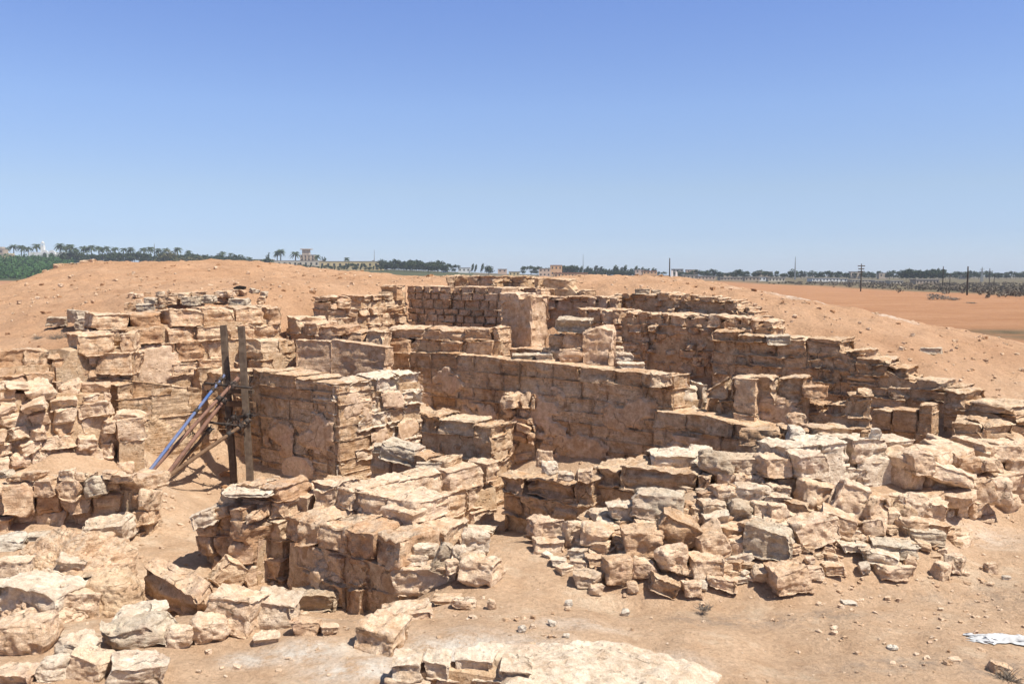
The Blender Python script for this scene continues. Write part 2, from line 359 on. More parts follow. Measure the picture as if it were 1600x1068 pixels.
a_grey = np.maximum.reduce([blob(1130, 965, 8.4, .9, .25)*.7, blob(1260, 962, 8.4, .9, .2)*.8, blob(1450, 1035, 7.2, 1.3, .18)*.8, blob(1580, 1050, 7, .5, .3), blob(1500, 930, 9, 1.5, .2)*.5, blob(1560, 930, 9, .4, .5)*.5, blob(1230, 470, 23, 1.5, 1)*.7])
a_plain = sstep(27, 44, gr)
gpy = 430+(H-gz)/np.maximum(gy, 1)*1400; _lim = np.interp(gpx, [900, 1120, 1600, 1900], [437, 439, 463, 470])+2.0*fbm(np.stack([gx*.03, gy*.03, gx*0], 1), 3)
a_scrub = np.where(gy > 40, sstep(2.0, -1.0, gpy-_lim), 0)*sstep(100, 150, gr)
dk = np.exp(-(((gx-27)/9)**2+((gy-49)/4.5)**2)**2)*np.clip(.8+.9*fbm(np.stack([gx*.5, gy*.5, gx*0], 1), 3), 0, 1)   # dark stubble patch
a_scrub = np.maximum(a_scrub, dk*.9)
a_green = sstep(430, 460, gr)*np.where((gpx > 560) & (gpx < 740) & (gr < 660), 1, 0)*.9
a_green = np.maximum(a_green, np.where((gpx < 110) & (gr > 480) & (gr < 720), 1, 0))
g = mesh_np('ground', np.stack([gx, gy, gz], 1), gq, 'ground', attrs=dict(path=a_path, pale=a_pale, grey=a_grey, plain=a_plain, scrub=a_scrub, green=a_green))
meta(g, 'dusty sand ground with orange mounds round the ruins', None, None, 'structure')

# ------------------------------------------------------------------ stones
_tpl = {}
def tpl(n):
    """surface lattice of a cube, n cells a side, denser towards the edges"""
    if n in _tpl: return _tpl[n]
    t = np.concatenate([[-1], np.linspace(-.955, .955, n-1), [1]]) if n > 5 else np.linspace(-1, 1, n+1)
    ids = {}; pts = []
    def gid(i, j, k):
        key = (i, j, k)
        if key not in ids: ids[key] = len(pts); pts.append((t[i], t[j], t[k]))
        return ids[key]
    q = []
    for a in range(n):
        for b in range(n):
            q += [(gid(a, b, 0), gid(a, b+1, 0), gid(a+1, b+1, 0), gid(a+1, b, 0)), (gid(a, b, n), gid(a+1, b, n), gid(a+1, b+1, n), gid(a, b+1, n)),
                  (gid(a, 0, b), gid(a+1, 0, b), gid(a+1, 0, b+1), gid(a, 0, b+1)), (gid(a, n, b), gid(a, n, b+1), gid(a+1, n, b+1), gid(a+1, n, b)),
                  (gid(0, a, b), gid(0, a, b+1), gid(0, a+1, b+1), gid(0, a+1, b)), (gid(n, a, b), gid(n, a+1, b), gid(n, a+1, b+1), gid(n, a, b+1))]
    _tpl[n] = (np.array(pts), np.array(q)); return _tpl[n]
def block(dx, dy, dz, n, rad, warp, cuts, rng, cutdepth=.16):
    """rounded, warped, chipped box; returns points and outward directions"""
    p0, q = tpl(n); h = np.array([dx, dy, dz])/2; rad = min(rad, h.min()*.95)
    p = p0*h; core = np.clip(p, -(h-rad), h-rad); d = p-core; L = np.linalg.norm(d, axis=1, keepdims=True); nrm = d/np.maximum(L, 1e-9)
    p = core+nrm*rad
    if warp:
        c = (rng.rand(2, 2, 2, 3)-.5)*2*warp*h
        u = (p0+1)/2
        for i in (0, 1):
            for j in (0, 1):
                for k in (0, 1):
                    wgt = (u[:, 0] if i else 1-u[:, 0])*(u[:, 1] if j else 1-u[:, 1])*(u[:, 2] if k else 1-u[:, 2])
                    p = p+wgt[:, None]*c[i, j, k]
    for _ in range(cuts):
        m = rng.randn(3); m /= np.linalg.norm(m)
        sup = (np.abs(m)*h).sum(); dd = sup*(1-cutdepth*(.4+rng.rand()*1.3))
        e = np.maximum(p@m-dd, 0); p = p-e[:, None]*m*.92
    return p, nrm, q
def rotm(yaw, roll=0, pitch=0):
    cy, sy, cr, sr, cp, sp = math.cos(yaw), math.sin(yaw), math.cos(roll), math.sin(roll), math.cos(pitch), math.sin(pitch)
    Z = np.array([[cy, -sy, 0], [sy, cy, 0], [0, 0, 1]]); Y_ = np.array([[cr, 0, sr], [0, 1, 0], [-sr, 0, cr]]); X = np.array([[1, 0, 0], [0, cp, -sp], [0, sp, cp]])
    return Z@Y_@X
def displace(p, nrm, size, strata=.02, lump=.02, fine=.008, off=0.0):
    side = 1-np.abs(nrm[:, 2:3])
    q = p+off
    s = vnoise(q*np.array([1.3, 1.3, 8.5]))+.6*vnoise(q*np.array([2.6, 2.6, 19])+9)
    s = np.clip(s*.9+.1, -1, 1)
    d = -strata*(s[:, None]*.5+.5)*side
    f3 = fbm(q*3.1+5, 3); r1 = 1-np.abs(fbm(q*6.3+50, 2))*1.6
    d = d+lump*(f3[:, None]*.8-.45*np.clip(r1, 0, 1)[:, None]**3)+fine*fbm(q*13, 3)[:, None]
    hole = np.clip(vnoise(q*5.2+90)-.42, 0, 1)[:, None]*2; d = d-hole*lump*1.4
    return p+nrm*d

class Wall:
    """one masonry wall along a line; blocks in level courses; the top course becomes capstone parts"""
    N = 0
    def __init__(s, name, label, cat, pts, base, thick=.55, ch=.28, bw=(.35, .7), mat='ashlar', capmat=None, style='ashlar',
                 n=8, miss=.0, group=None, tops=None, core='rubblecore', batter=0.0, caps=True, seed=None, depthjit=None, flat=False):
        Wall.N += 1; rng = np.random.RandomState(seed if seed is not None else 100+Wall.N)
        P = np.array([W(*a) if len(a) == 3 else a[:3] for a in pts], float)
        st = dict(ashlar=dict(r=.014, warp=.05, cuts=1, jit=.016, rot=.007, strata=.03, lump=.022, fine=.009, gap=.003),
                  worn=dict(r=.016, warp=.17, cuts=7, jit=.04, rot=.03, strata=.05, lump=.026, fine=.020, gap=.002),
                  banded=dict(r=.02, warp=.08, cuts=2, jit=.03, rot=.014, strata=.12, lump=.045, fine=.02, gap=-.004),
                  ledge=dict(r=.012, warp=.11, cuts=5, jit=.028, rot=.014, strata=.085, lump=.03, fine=.02, gap=-.002),
                  flush=dict(r=.006, warp=.05, cuts=0, jit=.004, rot=.003, strata=.045, lump=.022, fine=.012, gap=-.03),
                  rubble=dict(r=.03, warp=.30, cuts=15, jit=.08, rot=.14, strata=.03, lump=.022, fine=.018, gap=.0))[style]
        if depthjit: st['jit'] = depthjit
        seg = np.linalg.norm(np.diff(P[:, :2], axis=0), axis=1); cum = np.concatenate([[0], np.cumsum(seg)]); L = cum[-1]
        pos = lambda t: np.array([np.interp(t, cum, P[:, 0]), np.interp(t, cum, P[:, 1])])
        topf = (lambda t: float(np.interp(t, cum, P[:, 2])))
        zmax = P[:, 2].max(); z = base
        root = empty(name, (P[0, 0], P[0, 1], base)); meta(root, label, cat, group, 'thing')
        O = np.array([P[0, 0], P[0, 1], base])
        V = [[], []]; Q = [[], []]; n = int(n*1.75); TT = [[], []]; cnt = [0, 0]; caps_l = []
        zt = []
        while z < zmax-.02:
            hh = ch*(.7+.6*rng.rand()); zt.append((z, hh)); z += hh
        # fit the last course to the top
        for (z0, hh) in zt:
            t = -rng.rand()*bw[0]*.6
            while t < L:
                wd = bw[0]+(bw[1]-bw[0])*rng.rand()**1.3
                if style == 'rubble': wd = min(wd, hh*2.4)
                a, b = max(t, 0), min(t+wd, L); t += wd
                if b-a < .09: continue
                mid = (a+b)/2; tp_ = topf(mid)
                if z0 > tp_-.35*hh: continue
                h2 = hh; cap = z0+hh > tp_-.62*hh
                if cap: h2 = min(max(tp_-z0, .55*hh), 1.45*hh)
                shear = (topf(b)-topf(a)) if (cap and flat) else 0
                if rng.rand() < miss and not cap: continue
                A, B = pos(a), pos(b); dvec = B-A; yaw = math.atan2(dvec[1], dvec[0]); nr = np.array([-math.sin(yaw), math.cos(yaw)])
                dep = thick*(1+.06*rng.randn())
                if style == 'rubble': dep = thick
                hg = st['gap']
                p, nm, q = block(np.linalg.norm(dvec)-hg, dep, h2-hg*(.5 if style != 'rubble' else -4), n, st['r']*(.7+.6*rng.rand()), st['warp'], st['cuts'], rng)
                Rm = rotm(yaw+st['rot']*rng.randn(), st['rot']*rng.randn(), st['rot']*rng.randn()*.6)
                c2 = (A+B)/2+nr*(dep/2+st['jit']*rng.randn()+batter*(z0-base))
                p = p@Rm.T+np.array([c2[0], c2[1], z0+h2/2]); nm = nm@Rm.T
                off = rng.rand()*6 if style == 'rubble' else (rng.rand()*.3 if style != 'flush' else 0.0)
                p = displace(p, nm, 1, st['strata'], st['lump'], st['fine'], off)
                if shear:
                    al = ((p[:, 0]-c2[0])*math.cos(yaw)+(p[:, 1]-c2[1])*math.sin(yaw))/max(b-a, .01); p[:, 2] += al*shear*np.clip((p[:, 2]-z0)/h2, 0, 1)
                tt = np.full(len(p), np.clip(.5+.27*rng.randn(), 0, 1))
                k = 1 if (cap and caps) else 0
                if k: caps_l.append((p-O, q, tt))
                else: V[0].append(p-O); Q[0].append(q+cnt[0]); TT[0].append(tt); cnt[0] += len(p)
        if V[0]: mesh_np('block_courses', np.concatenate(V[0]), np.concatenate(Q[0]), mat, root, np.concatenate(TT[0]))  # courses of stone blocks, one mesh per wall
        if len(caps_l) > 90:
            caps_l, rest = caps_l[:90], caps_l[90:]
        for p, q, tt in caps_l: mesh_np('capstone', p, q, capmat or mat, root, tt)
        # earth and rubble core, inset from both faces
        m = max(3, int(L/.12)); ts = np.linspace(.05, L-.05, m); ins = .07 if style != 'rubble' else .13; rows = []
        for t in ts:
            p = pos(t); e = pos(min(t+.05, L))-pos(max(t-.05, 0)); e /= max(np.linalg.norm(e), 1e-6); nr = np.array([-e[1], e[0]])
            top = topf(t)-ch*.75
            top = max(top, base+.1)
            for dd, zz in ((ins, base-.2), (ins, base+(top-base)*.5), (ins, top), (thick/2, top+.02), (thick-ins, top), (thick-ins, base+(top-base)*.5), (thick-ins, base-.2)):
                pp = p+nr*(dd+batter*(zz-base)); rows.append((pp[0], pp[1], zz))
        rows = np.array(rows); rows += .035*np.stack([fbm(rows*4), fbm(rows*4+31), fbm(rows*4+77)*.6], 1)
        k = 7; q = []
        for i in range(m-1):
            for j in range(k-1): q.append((i*k+j, (i+1)*k+j, (i+1)*k+j+1, i*k+j+1))
        for i, fl in ((0, 0), (m-1, 1)):
            c = [(i*k, i*k+1, i*k+5, i*k+6), (i*k+1, i*k+2, i*k+4, i*k+5)]
            q += [x[::-1] if fl else x for x in c]
        if core: mesh_np('rubble_core', rows-O, np.array(q), core, root, np.full(len(rows), .4))
        s.root = root; s.P = P; s.O = O; s.pos = pos; s.L = L; s.topf = topf; s.base = base

# ------------------------------------------------------------------ the walls of the ruin
EXEC_WALLS = True
WL = []
def wall(*a, **k): WL.append(Wall(*a, **k)); return WL[-1]
# rear walls on the skyline
wall('ruin_wall', 'short rear wall of rough grey-topped blocks on the crest behind the neat brick-like wall', 'ruined wall', [(697, 431, 22.8), (778, 432, 22.2)], 2.2, ch=.2, n=6, bw=(.25, .55), style='worn', mat='banded')
wall('ruin_wall', 'low stub of two rough blocks on the crest between the two rear walls', 'ruined wall', [(784, 436, 22), (790, 431, 22), (822, 433, 21.7)], 2.2, ch=.2, n=6, bw=(.25, .55), style='worn', mat='banded')
wall('ruin_wall', 'rear wall stub with wide flat slab on top and lower stepped end', 'ruined wall', [(834, 434, 21.6), (894, 437, 21.2), (896, 452, 21.2), (912, 453, 21.0)], 1.9, ch=.2, n=6, style='worn', mat='banded', bw=(.3, .8))
wall('ruin_wall', 'shaded rear wall below the slab-topped stub running towards the long stepped wall', 'ruined wall', [(800, 450, 21.2), (846, 452, 20.9), (850, 464, 20.8), (966, 463, 19.9)], 1.2, ch=.18, n=6, bw=(.22, .5), style='worn', mat='ashlar')
wall('ruin_wall', 'neat shaded wall of seven even courses of square blocks at the back of the ruin', 'ruined wall', [(636, 446, 20.5), (784, 449, 18.85)], .2, ch=.165, bw=(.2, .42), n=6, style='ashlar', mat='ashlar', seed=5)
wall('ruin_wall', 'sunlit stepped wall of worn blocks meeting the neat even-coursed wall', 'ruined wall', [(514, 463, 18.6), (575, 461, 19.5), (612, 461, 20.1), (614, 447, 20.1), (637, 447, 20.5)], .3, ch=.18, n=6, style='worn', mat='stone', bw=(.28, .55))
wall('ruin_wall', 'tall pier of plastered stone with a rounded lit end beside the neat shaded wall', 'ruined pier', [(783, 459, 18.3), (828, 461, 17.7)], .6, thick=.5, ch=.8, bw=(1.2, 1.4), n=16, style='worn', mat='plaster', seed=3)
wall('ruin_wall', 'low shaded wall under the plastered pier with three stones on it', 'ruined wall', [(770, 546, 17.7), (872, 543, 17.0), (905, 545, 16.8)], .3, ch=.32, n=8, style='ashlar', mat='ashlar')
# chamber with the pinkish slab
wall('ruin_wall', 'cross wall of large grey-topped blocks in front of the neat shaded wall', 'ruined wall', [(600, 513, 17.9), (640, 513, 17.7), (700, 515, 17.4), (782, 511, 17.0)], .5, ch=.36, bw=(.5, .95), n=9, style='worn', mat='stone', thick=.6)
wall('ruin_wall', 'plastered chamber wall with vertical streaks below the jumbled blocks', 'ruined wall', [(462, 531, 16.9), (560, 536, 16.6), (605, 547, 16.3)], .2, ch=.62, bw=(.7, 1.2), n=12, style='flush', mat='ashlar', thick=.4, seed=9, flat=True)
wall('ruin_wall', 'jumble-topped wall of split blocks above the plastered chamber wall', 'ruined wall', [(440, 490, 18.0), (470, 500, 17.6), (512, 512, 17.3), (600, 520, 17.2)], .6, ch=.36, bw=(.4, .7), n=9, style='worn', mat='stone', thick=.7)
wall('ruin_wall', 'short wall of two stacked blocks beside the plastered chamber', 'ruined wall', [(411, 530, 16.6), (466, 529, 17.3)], .4, ch=.37, bw=(.6, .8), n=9, style='worn', mat='banded', thick=.5)
# the long wall
wall('ruin_wall', 'long shaded wall with a pale straight top running through the middle of the ruin', 'ruined wall', [(572, 549, 18.3), (700, 552, 17.2), (800, 562, 16.2), (900, 572, 15.35), (1052, 588, 14.15)], -.5, ch=.27, bw=(.35, .75), n=9, style='flush', mat='banded', thick=.55, seed=21, flat=True)
wall('ruin_wall', 'lower shaded wall continuing the long wall with a sloping pale top', 'ruined wall', [(1022, 641, 14.25), (1100, 650, 13.6), (1212, 676, 12.75)], -.3, ch=.27, bw=(.35, .75), n=9, style='flush', mat='banded', thick=.6, seed=22, flat=True)
wall('ruin_wall', 'small stepped wall end of eroded blocks behind the end of the long wall', 'ruined wall', [(1052, 606, 14.4), (1108, 602, 14.5)], .7, ch=.32, bw=(.4, .6), n=9, style='worn', mat='pale', thick=.6)
wall('ruin_wall', 'shaded pier wall with a square pillar in its face and a broken lit end', 'ruined wall', [(1102, 616, 14.05), (1146, 588, 13.8), (1262, 592, 13.15)], .5, ch=.36, bw=(.4, .75), n=11, style='ledge', mat='banded', thick=.6, seed=31, flat=True)
wall('ruin_wall', 'square pillar of two pale dressed blocks projecting from the pier wall', 'pillar', [(1146, 590, 13.55), (1182, 592, 13.35)], .5, ch=.5, bw=(.6, .8), n=12, style='ashlar', mat='stone', thick=.3, seed=32)
wall('ruin_wall', 'low wall with a stack of thin splintered stones inside the long stepped wall', 'ruined wall', [(1255, 628, 13.4), (1325, 632, 13.0), (1330, 612, 13.0), (1362, 612, 12.9), (1365, 640, 12.9)], .5, ch=.2, bw=(.3, .6), n=9, style='banded', mat='banded', thick=.5)
wall('ruin_wall', 'low inner wall of square blocks parallel to the long stepped wall', 'ruined wall', [(1362, 641, 13.6), (1420, 640, 13.2), (1422, 633, 13.2), (1458, 636, 13.0)], .5, ch=.3, bw=(.35, .5), n=9, style='ashlar', mat='banded', thick=.45)
# long stepped wall below the mound
wall('ruin_wall', 'high part of the long shaded rubble-faced wall under the sand mound', 'ruined wall', [(960, 459, 20.4), (1040, 458, 19.4), (1132, 466, 18.6), (1180, 490, 18.1)], .9, ch=.16, bw=(.18, .42), n=6, style='worn', mat='stone', thick=.7, miss=.03)
wall('ruin_wall', 'broken inner buttress of the long wall with overhanging top blocks', 'ruined wall', [(900, 480, 19.3), (945, 484, 18.8), (1012, 488, 18.2)], .6, ch=.19, bw=(.22, .5), n=8, style='worn', mat='stone', thick=.7, miss=.05)
wall('ruin_wall', 'shaded lower face of the long wall where square stones meet the dark corner', 'ruined wall', [(1004, 489, 18.35), (1100, 492, 17.4), (1212, 502, 16.6)], .5, ch=.16, bw=(.2, .45), n=6, style='worn', mat='stone', thick=.8)
wall('ruin_wall', 'middle of the long stepped wall with thick overhanging grey slabs', 'ruined wall', [(1110, 514, 16.9), (1180, 524, 16.4), (1300, 534, 15.6), (1345, 552, 15.2)], .6, ch=.19, bw=(.3, .7), n=8, style='ledge', mat='banded', thick=.8)
wall('ruin_wall', 'laminated lower run of the long stepped wall descending beside the mound', 'ruined wall', [(1325, 550, 15.3), (1390, 568, 14.9), (1440, 590, 14.6), (1500, 612, 14.2)], .4, ch=.19, bw=(.3, .75), n=9, style='ledge', mat='banded', thick=.8)
wall('ruin_wall', 'end run of the long stepped wall with splintered grey slabs near the path', 'ruined wall', [(1470, 604, 14.0), (1530, 624, 13.5), (1580, 648, 13.1), (1640, 668, 12.9)], .3, ch=.19, bw=(.3, .8), n=9, style='ledge', mat='banded', thick=.8)
wall('ruin_wall', 'thick shaded corner block pile below the splintered slabs', 'ruined wall', [(1488, 662, 12.9), (1540, 660, 12.7), (1596, 662, 12.7)], .2, ch=.21, bw=(.35, .8), n=10, style='ledge', mat='banded', thick=.7)
# west side
wall('ruin_wall', 'high sunlit wall with large worn blocks along its top behind the timber posts', 'ruined wall', [(143, 492, 15.3), (235, 488, 15.9), (300, 484, 16.4), (442, 478, 17.6)], .2, ch=.34, bw=(.5, .85), n=10, style='worn', mat='stone', thick=.7, seed=41)
wall('ruin_wall', 'sunlit wall of cracked blocks stepping down from the high wall', 'ruined wall', [(86, 549, 14.3), (108, 549, 14.5), (110, 523, 14.5), (150, 520, 14.95), (212, 520, 15.1)], .3, ch=.36, bw=(.6, 1.0), n=10, style='worn', mat='stone', thick=.7, seed=42)
wall('ruin_wall', 'sunlit wall end with two big overhanging blocks above the dry-stone pile', 'ruined wall', [(-60, 552, 12.9), (5, 549, 13.5), (84, 546, 14.2)], .3, ch=.32, bw=(.45, .6), n=10, style='worn', mat='stone', thick=.7, seed=43)
wall('ruin_wall', 'low far wall of small rough stones at the foot of the big sand mound', 'ruined wall', [(-30, 520, 17.0), (60, 516, 17.5), (130, 512, 17.8), (150, 500, 17.6)], 1.7, ch=.22, bw=(.3, .6), n=7, style='rubble', mat='stone', thick=.5)
wall('ruin_wall', 'dry-stone stack of rounded rubble filling the corner under the overhanging blocks', 'dry-stone wall', [(-80, 607, 12.1), (30, 602, 12.9), (95, 602, 13.3), (180, 606, 13.7)], .1, ch=.2, bw=(.25, .55), n=10, style='rubble', mat='boulder', thick=.6, batter=.15)
wall('ruin_wall', 'narrow stack of four rounded stones leaning in the corner beside the curved wall', 'dry-stone wall', [(182, 648, 13.6), (230, 652, 13.8)], 0, ch=.27, bw=(.4, .6), n=10, style='rubble', mat='boulder', thick=.5)
wall('ruin_wall', 'curved inner wall of smooth dressed blocks with a sunlit top beside the blue prop', 'ruined wall', [(186, 603, 14.4), (210, 598, 14.6), (270, 604, 15.1), (340, 612, 15.75)], -.5, ch=.42, bw=(.55, .9), n=11, style='flush', mat='banded', thick=.5, seed=44, flat=True)
wall('ruin_wall', 'shaded wall of big blocks directly behind the two timber posts', 'ruined wall', [(294, 576, 16.4), (335, 578, 16.0), (408, 580, 15.3)], -.5, ch=.4, bw=(.5, .85), n=10, style='worn', mat='banded', thick=.6, seed=45)
wall('ruin_wall', 'tall shaded face of the central block wall with weathered grey crown', 'ruined wall', [(404, 580, 15.3), (460, 588, 14.75), (527, 602, 14.15)], -.6, ch=.27, bw=(.3, .75), n=10, style='flush', mat='banded', thick=.8, seed=46)
wall('ruin_wall', 'bright eroded face of the central block wall with patches of pink plaster', 'ruined wall', [(524, 604, 14.15), (580, 590, 14.75), (640, 582, 15.45), (662, 582, 15.6)], -.6, ch=.24, bw=(.3, .75), n=10, style='banded', mat='pale', thick=.7, seed=47, miss=.06)
wall('ruin_wall', 'free-standing thick pier wall with a grey bulging top in the middle court', 'ruined wall', [(652, 646, 13.9), (700, 652, 13.6), (742, 664, 13.35), (768, 668, 13.2)], -.5, ch=.3, bw=(.5, .8), n=13, style='ledge', mat='banded', thick=.65, seed=49)
wall('ruin_wall', 'crumbling sunlit rubble jamb standing against the long wall', 'ruined pier', [(788, 612, 15.95), (836, 618, 15.75)], -.5, ch=.16, bw=(.16, .4), n=8, style='rubble', mat='stone', thick=.5)
wall('ruin_wall', 'low broken wall of two shaded blocks in front of the thick grey-topped pier', 'ruined wall', [(575, 722, 12.9), (600, 702, 12.8), (655, 712, 12.5), (700, 722, 12.3)], -.5, ch=.32, bw=(.4, .7), n=10, style='worn', mat='banded', thick=.5)
wall('ruin_wall', 'sunlit wall of five large upright blocks in front of the thick grey-topped pier', 'ruined wall', [(592, 756, 11.2), (650, 744, 11.7), (720, 735, 12.25), (782, 728, 12.8)], -.5, ch=.42, bw=(.4, .75), n=11, style='worn', mat='boulder', thick=.45, seed=49)
wall('ruin_wall', 'shaded wall with small stones on its top beside the five upright blocks', 'ruined wall', [(778, 742, 12.2), (840, 752, 11.8), (926, 748, 11.3)], -.4, ch=.34, bw=(.4, .8), n=11, style='banded', mat='banded', thick=.5, seed=50)
wall('ruin_wall', 'thick shaded wall topped by wide grey slabs above the rubble heap', 'ruined wall', [(922, 731, 11.6), (1000, 731, 11.15), (1112, 742, 10.8)], -.2, ch=.36, bw=(.6, 1.05), n=12, style='banded', mat='banded', thick=.7, seed=51)
# front masses
wall('ruin_wall', 'tall shaded front wall with deep hollows and vertical block joints', 'ruined wall', [(440, 806, 10.35), (500, 815, 9.95), (560, 828, 9.6), (622, 846, 9.2)], -.75, ch=.44, bw=(.3, .5), n=14, style='worn', mat='stone', thick=.7, seed=52)
wall('ruin_wall', 'lumpy pale upper part of the front wall with a pitted crown', 'ruined wall', [(444, 772, 10.9), (520, 762, 10.7), (590, 778, 10.2), (640, 800, 9.9), (700, 838, 9.7)], -.1, ch=.42, bw=(.35, .6), n=13, style='worn', mat='boulder', thick=.6, seed=53)
wall('ruin_wall', 'free-standing rubble pier with flat top slabs and sunlit side beside the sandy court', 'ruined pier', [(340, 766, 10.9), (385, 762, 10.7), (440, 764, 10.5)], -.7, ch=.27, bw=(.25, .5), n=12, style='worn', mat='stone', thick=.6, seed=54)
wall('ruin_wall', 'lower bulge of rounded stones at the foot of the free-standing rubble pier', 'dry-stone wall', [(303, 800, 10.7), (345, 790, 10.5), (398, 800, 10.3)], -.75, ch=.27, bw=(.25, .42), n=10, style='rubble', mat='stone', thick=.5, seed=55)
wall('ruin_wall', 'low dry-stone wall of packed rubble beside the sandy court', 'dry-stone wall', [(-60, 762, 11.1), (60, 757, 11.3), (150, 748, 11.4), (232, 746, 11.4)], -.4, ch=.24, bw=(.22, .42), n=10, style='rubble', mat='stone', thick=.55, seed=56)
wall('ruin_wall', 'eroded pale wall with weathered plaster streaks above the rubble heap', 'ruined wall', [(1222, 700, 10.9), (1300, 690, 11.25), (1360, 686, 11.5), (1440, 692, 11.8)], .1, ch=.4, bw=(.4, .7), n=12, style='worn', mat='pale', thick=.6, seed=57)
wall('ruin_wall', 'stepped block wall joining the pale streaked wall to the sloping wall', 'ruined wall', [(1150, 668, 12.3), (1232, 672, 12.0), (1300, 668, 11.9), (1336, 674, 12)], .3, ch=.3, bw=(.4, .7), n=11, style='worn', mat='banded', thick=.5, seed=58)
wall('ruin_wall', 'outer boulder-faced wall curving round to the path', 'dry-stone wall', [(1430, 712, 11.3), (1500, 700, 11.8), (1560, 692, 12.3), (1640, 680, 12.9)], -.2, ch=.27, bw=(.3, .6), n=10, style='rubble', mat='boulder', thick=.7, seed=59)
wall('ruin_wall', 'lower outer tier of stacked boulders facing the path', 'dry-stone wall', [(1322, 800, 10.5), (1400, 795, 10.7), (1490, 775, 11.2), (1560, 745, 11.8), (1600, 735, 12.2)], -.2, ch=.26, bw=(.3, .6), n=10, style='rubble', mat='boulder', thick=.6, seed=62)
wall('ruin_wall', 'low corner of dressed rubble at the outer foot of the heap', 'dry-stone wall', [(1410, 862, 9.95), (1450, 846, 10.2), (1520, 836, 10.6)], -.2, ch=.22, bw=(.25, .5), n=10, style='rubble', mat='boulder', thick=.6, seed=60)
wall('ruin_wall', 'broken pale-topped wall end beside the photographer path', 'ruined wall', [(606, 1040, 6.6), (700, 1034, 6.6), (830, 1052, 6.55)], -.3, ch=.13, bw=(.2, .6), n=14, style='worn', mat='pale', thick=.34, seed=61)
# remains of plaster on some faces
def patch(key, s0, s1, z0, z1, seed, mat='plaster', name='plaster_patch'):
    wl = [x for x in WL if key in x.root['label']][0]; nu, nv = int((s1-s0)*wl.L/.03)+4, int((z1-z0)/.03)+4
    U, V_ = np.meshgrid(np.linspace(0, 1, nu), np.linspace(0, 1, nv)); u, v = U.ravel(), V_.ravel(); ss = (s0+(s1-s0)*u)*wl.L; zz = z0+(z1-z0)*v
    P = np.array([[*wl.pos(a), b] for a, b in zip(ss, zz)]); E = np.array([wl.pos(min(a+.05, wl.L))-wl.pos(max(a-.05, 0)) for a in ss]); E /= np.linalg.norm(E, axis=1, keepdims=True)
    nr = np.stack([E[:, 1], -E[:, 0], E[:, 0]*0], 1); q = P+seed*3.7
    mk = .75-1.1*(np.abs(u*2-1)**2.2+np.abs(v*2-1)**2.2)+1.0*fbm(q*np.array([3, 3, 4.5]), 4); o_ = np.clip(mk/.2, 0, 1); o_ = o_*o_*(3-2*o_)
    P = P+nr*(o_*.034-.014+.009*fbm(q*9, 3)+.010*fbm(q*2, 2))[:, None]
    idx = np.arange(nu*nv).reshape(nv, nu); qq = np.stack([idx[:-1, :-1], idx[:-1, 1:], idx[1:, 1:], idx[1:, :-1]], -1).reshape(-1, 4); qq = qq[(mk[qq] > 0).any(1)]
    if len(qq) < 6: return
    us, inv = np.unique(qq, return_inverse=True); mesh_np(name, P[us]-wl.O, inv.reshape(-1, 4), mat, wl.root, np.full(len(us), .5+.3*math.sin(seed)))
k_ = 'long shaded wall with a pale'
for a in ((.02, .24, .2, 1.2, 1), (.30, .50, -.3, .8, 2), (.52, .70, .3, 1.25, 3), (.62, .85, -.3, .55, 4), (.80, .98, .5, 1.3, 5), (.24, .36, .9, 1.5, 6)): patch(k_, *a)
k_ = 'bright eroded face'
for a in ((.05, .45, .75, 1.35, 7), (.5, .85, .9, 1.3, 8), (.3, .6, .25, .7, 9), (.7, .95, .2, .8, 10)): patch(k_, *a)
k_ = 'tall shaded face of the central'
for a in ((.05, .45, .0, .8, 11), (.5, .95, .3, 1.1, 12), (.3, .7, -.4, .2, 13)): patch(k_, *a)
k_ = 'high sunlit wall'
for a in ((.18, .42, 1.0, 2.1, 14), (.0, .16, 1.2, 2.0, 15), (.46, .6, .9, 1.5, 16)): patch(k_, *a)
patch('cracked blocks', .25, .8, 1.3, 1.95, 17)
k_ = 'lower shaded wall continuing'
for a in ((.05, .45, .0, .7, 18), (.5, .95, .1, .6, 19)): patch(k_, *a)
patch('eroded pale wall with weathered', .1, .6, .3, .95, 20, 'pale'); patch('eroded pale wall with weathered', .55, .95, .3, .9, 21, 'pale')
patch('curved inner wall', .1, .5, 0, .9, 22, 'banded'); patch('pier wall with a square', .45, .95, .8, 1.4, 23, 'plaster')

# ------------------------------------------------------------------ loose stones, each its own thing
PIX = []; NAMED = []; USED = set()
COLR = dict(boulder='buff', stone='brown', pale='pale', banded='layered', greyslab='grey', white='white'); SHP = dict(b='blocky', j='jagged', r='rounded', s='flat')
def short(l):
    w_ = l.split(); out = []
    for x in w_:
        if x in ('in', 'at', 'on', 'under', 'beside', 'below', 'above', 'with', 'behind', 'between', 'sitting', 'lying', 'built', 'leaning', 'to', 'from', 'of', 'over', 'poking', 'like', 'bridging', 'perched', 'wedged', 'directly', 'near', 'half', 'running', 'slumped', 'stacked', 'propped', 'slanting', 'resting', 'standing', 'full', 'beneath', 'tucked', 'tilted,', 'out'): break
        out.append(x)
    return ' '.join(out)
def autolabel(px, py, w, kind, mat, where):
    c = sorted(NAMED, key=lambda t: (t[0]-px)**2+((t[1]-py)*1.3)**2)[:6]
    for size in (('small' if w < 27 else 'medium'), ('little' if w < 20 else 'mid-sized')):
        for a, b, l in c:
            if len(short(l).split()) < 2: continue
            dx, dy = px-a, py-b; rel = ('just above' if dy < 0 else 'just below') if abs(dy) > abs(dx)*.6 else ('on the ' + ('path side' if dx > 0 else 'court side') + ' of')
            t = '%s %s %s stone %s the %s' % (size, SHP[kind], COLR[mat], rel, short(l))
            if t not in USED and len(t.split()) <= 16: USED.add(t); return t
    return None
SN = [0]
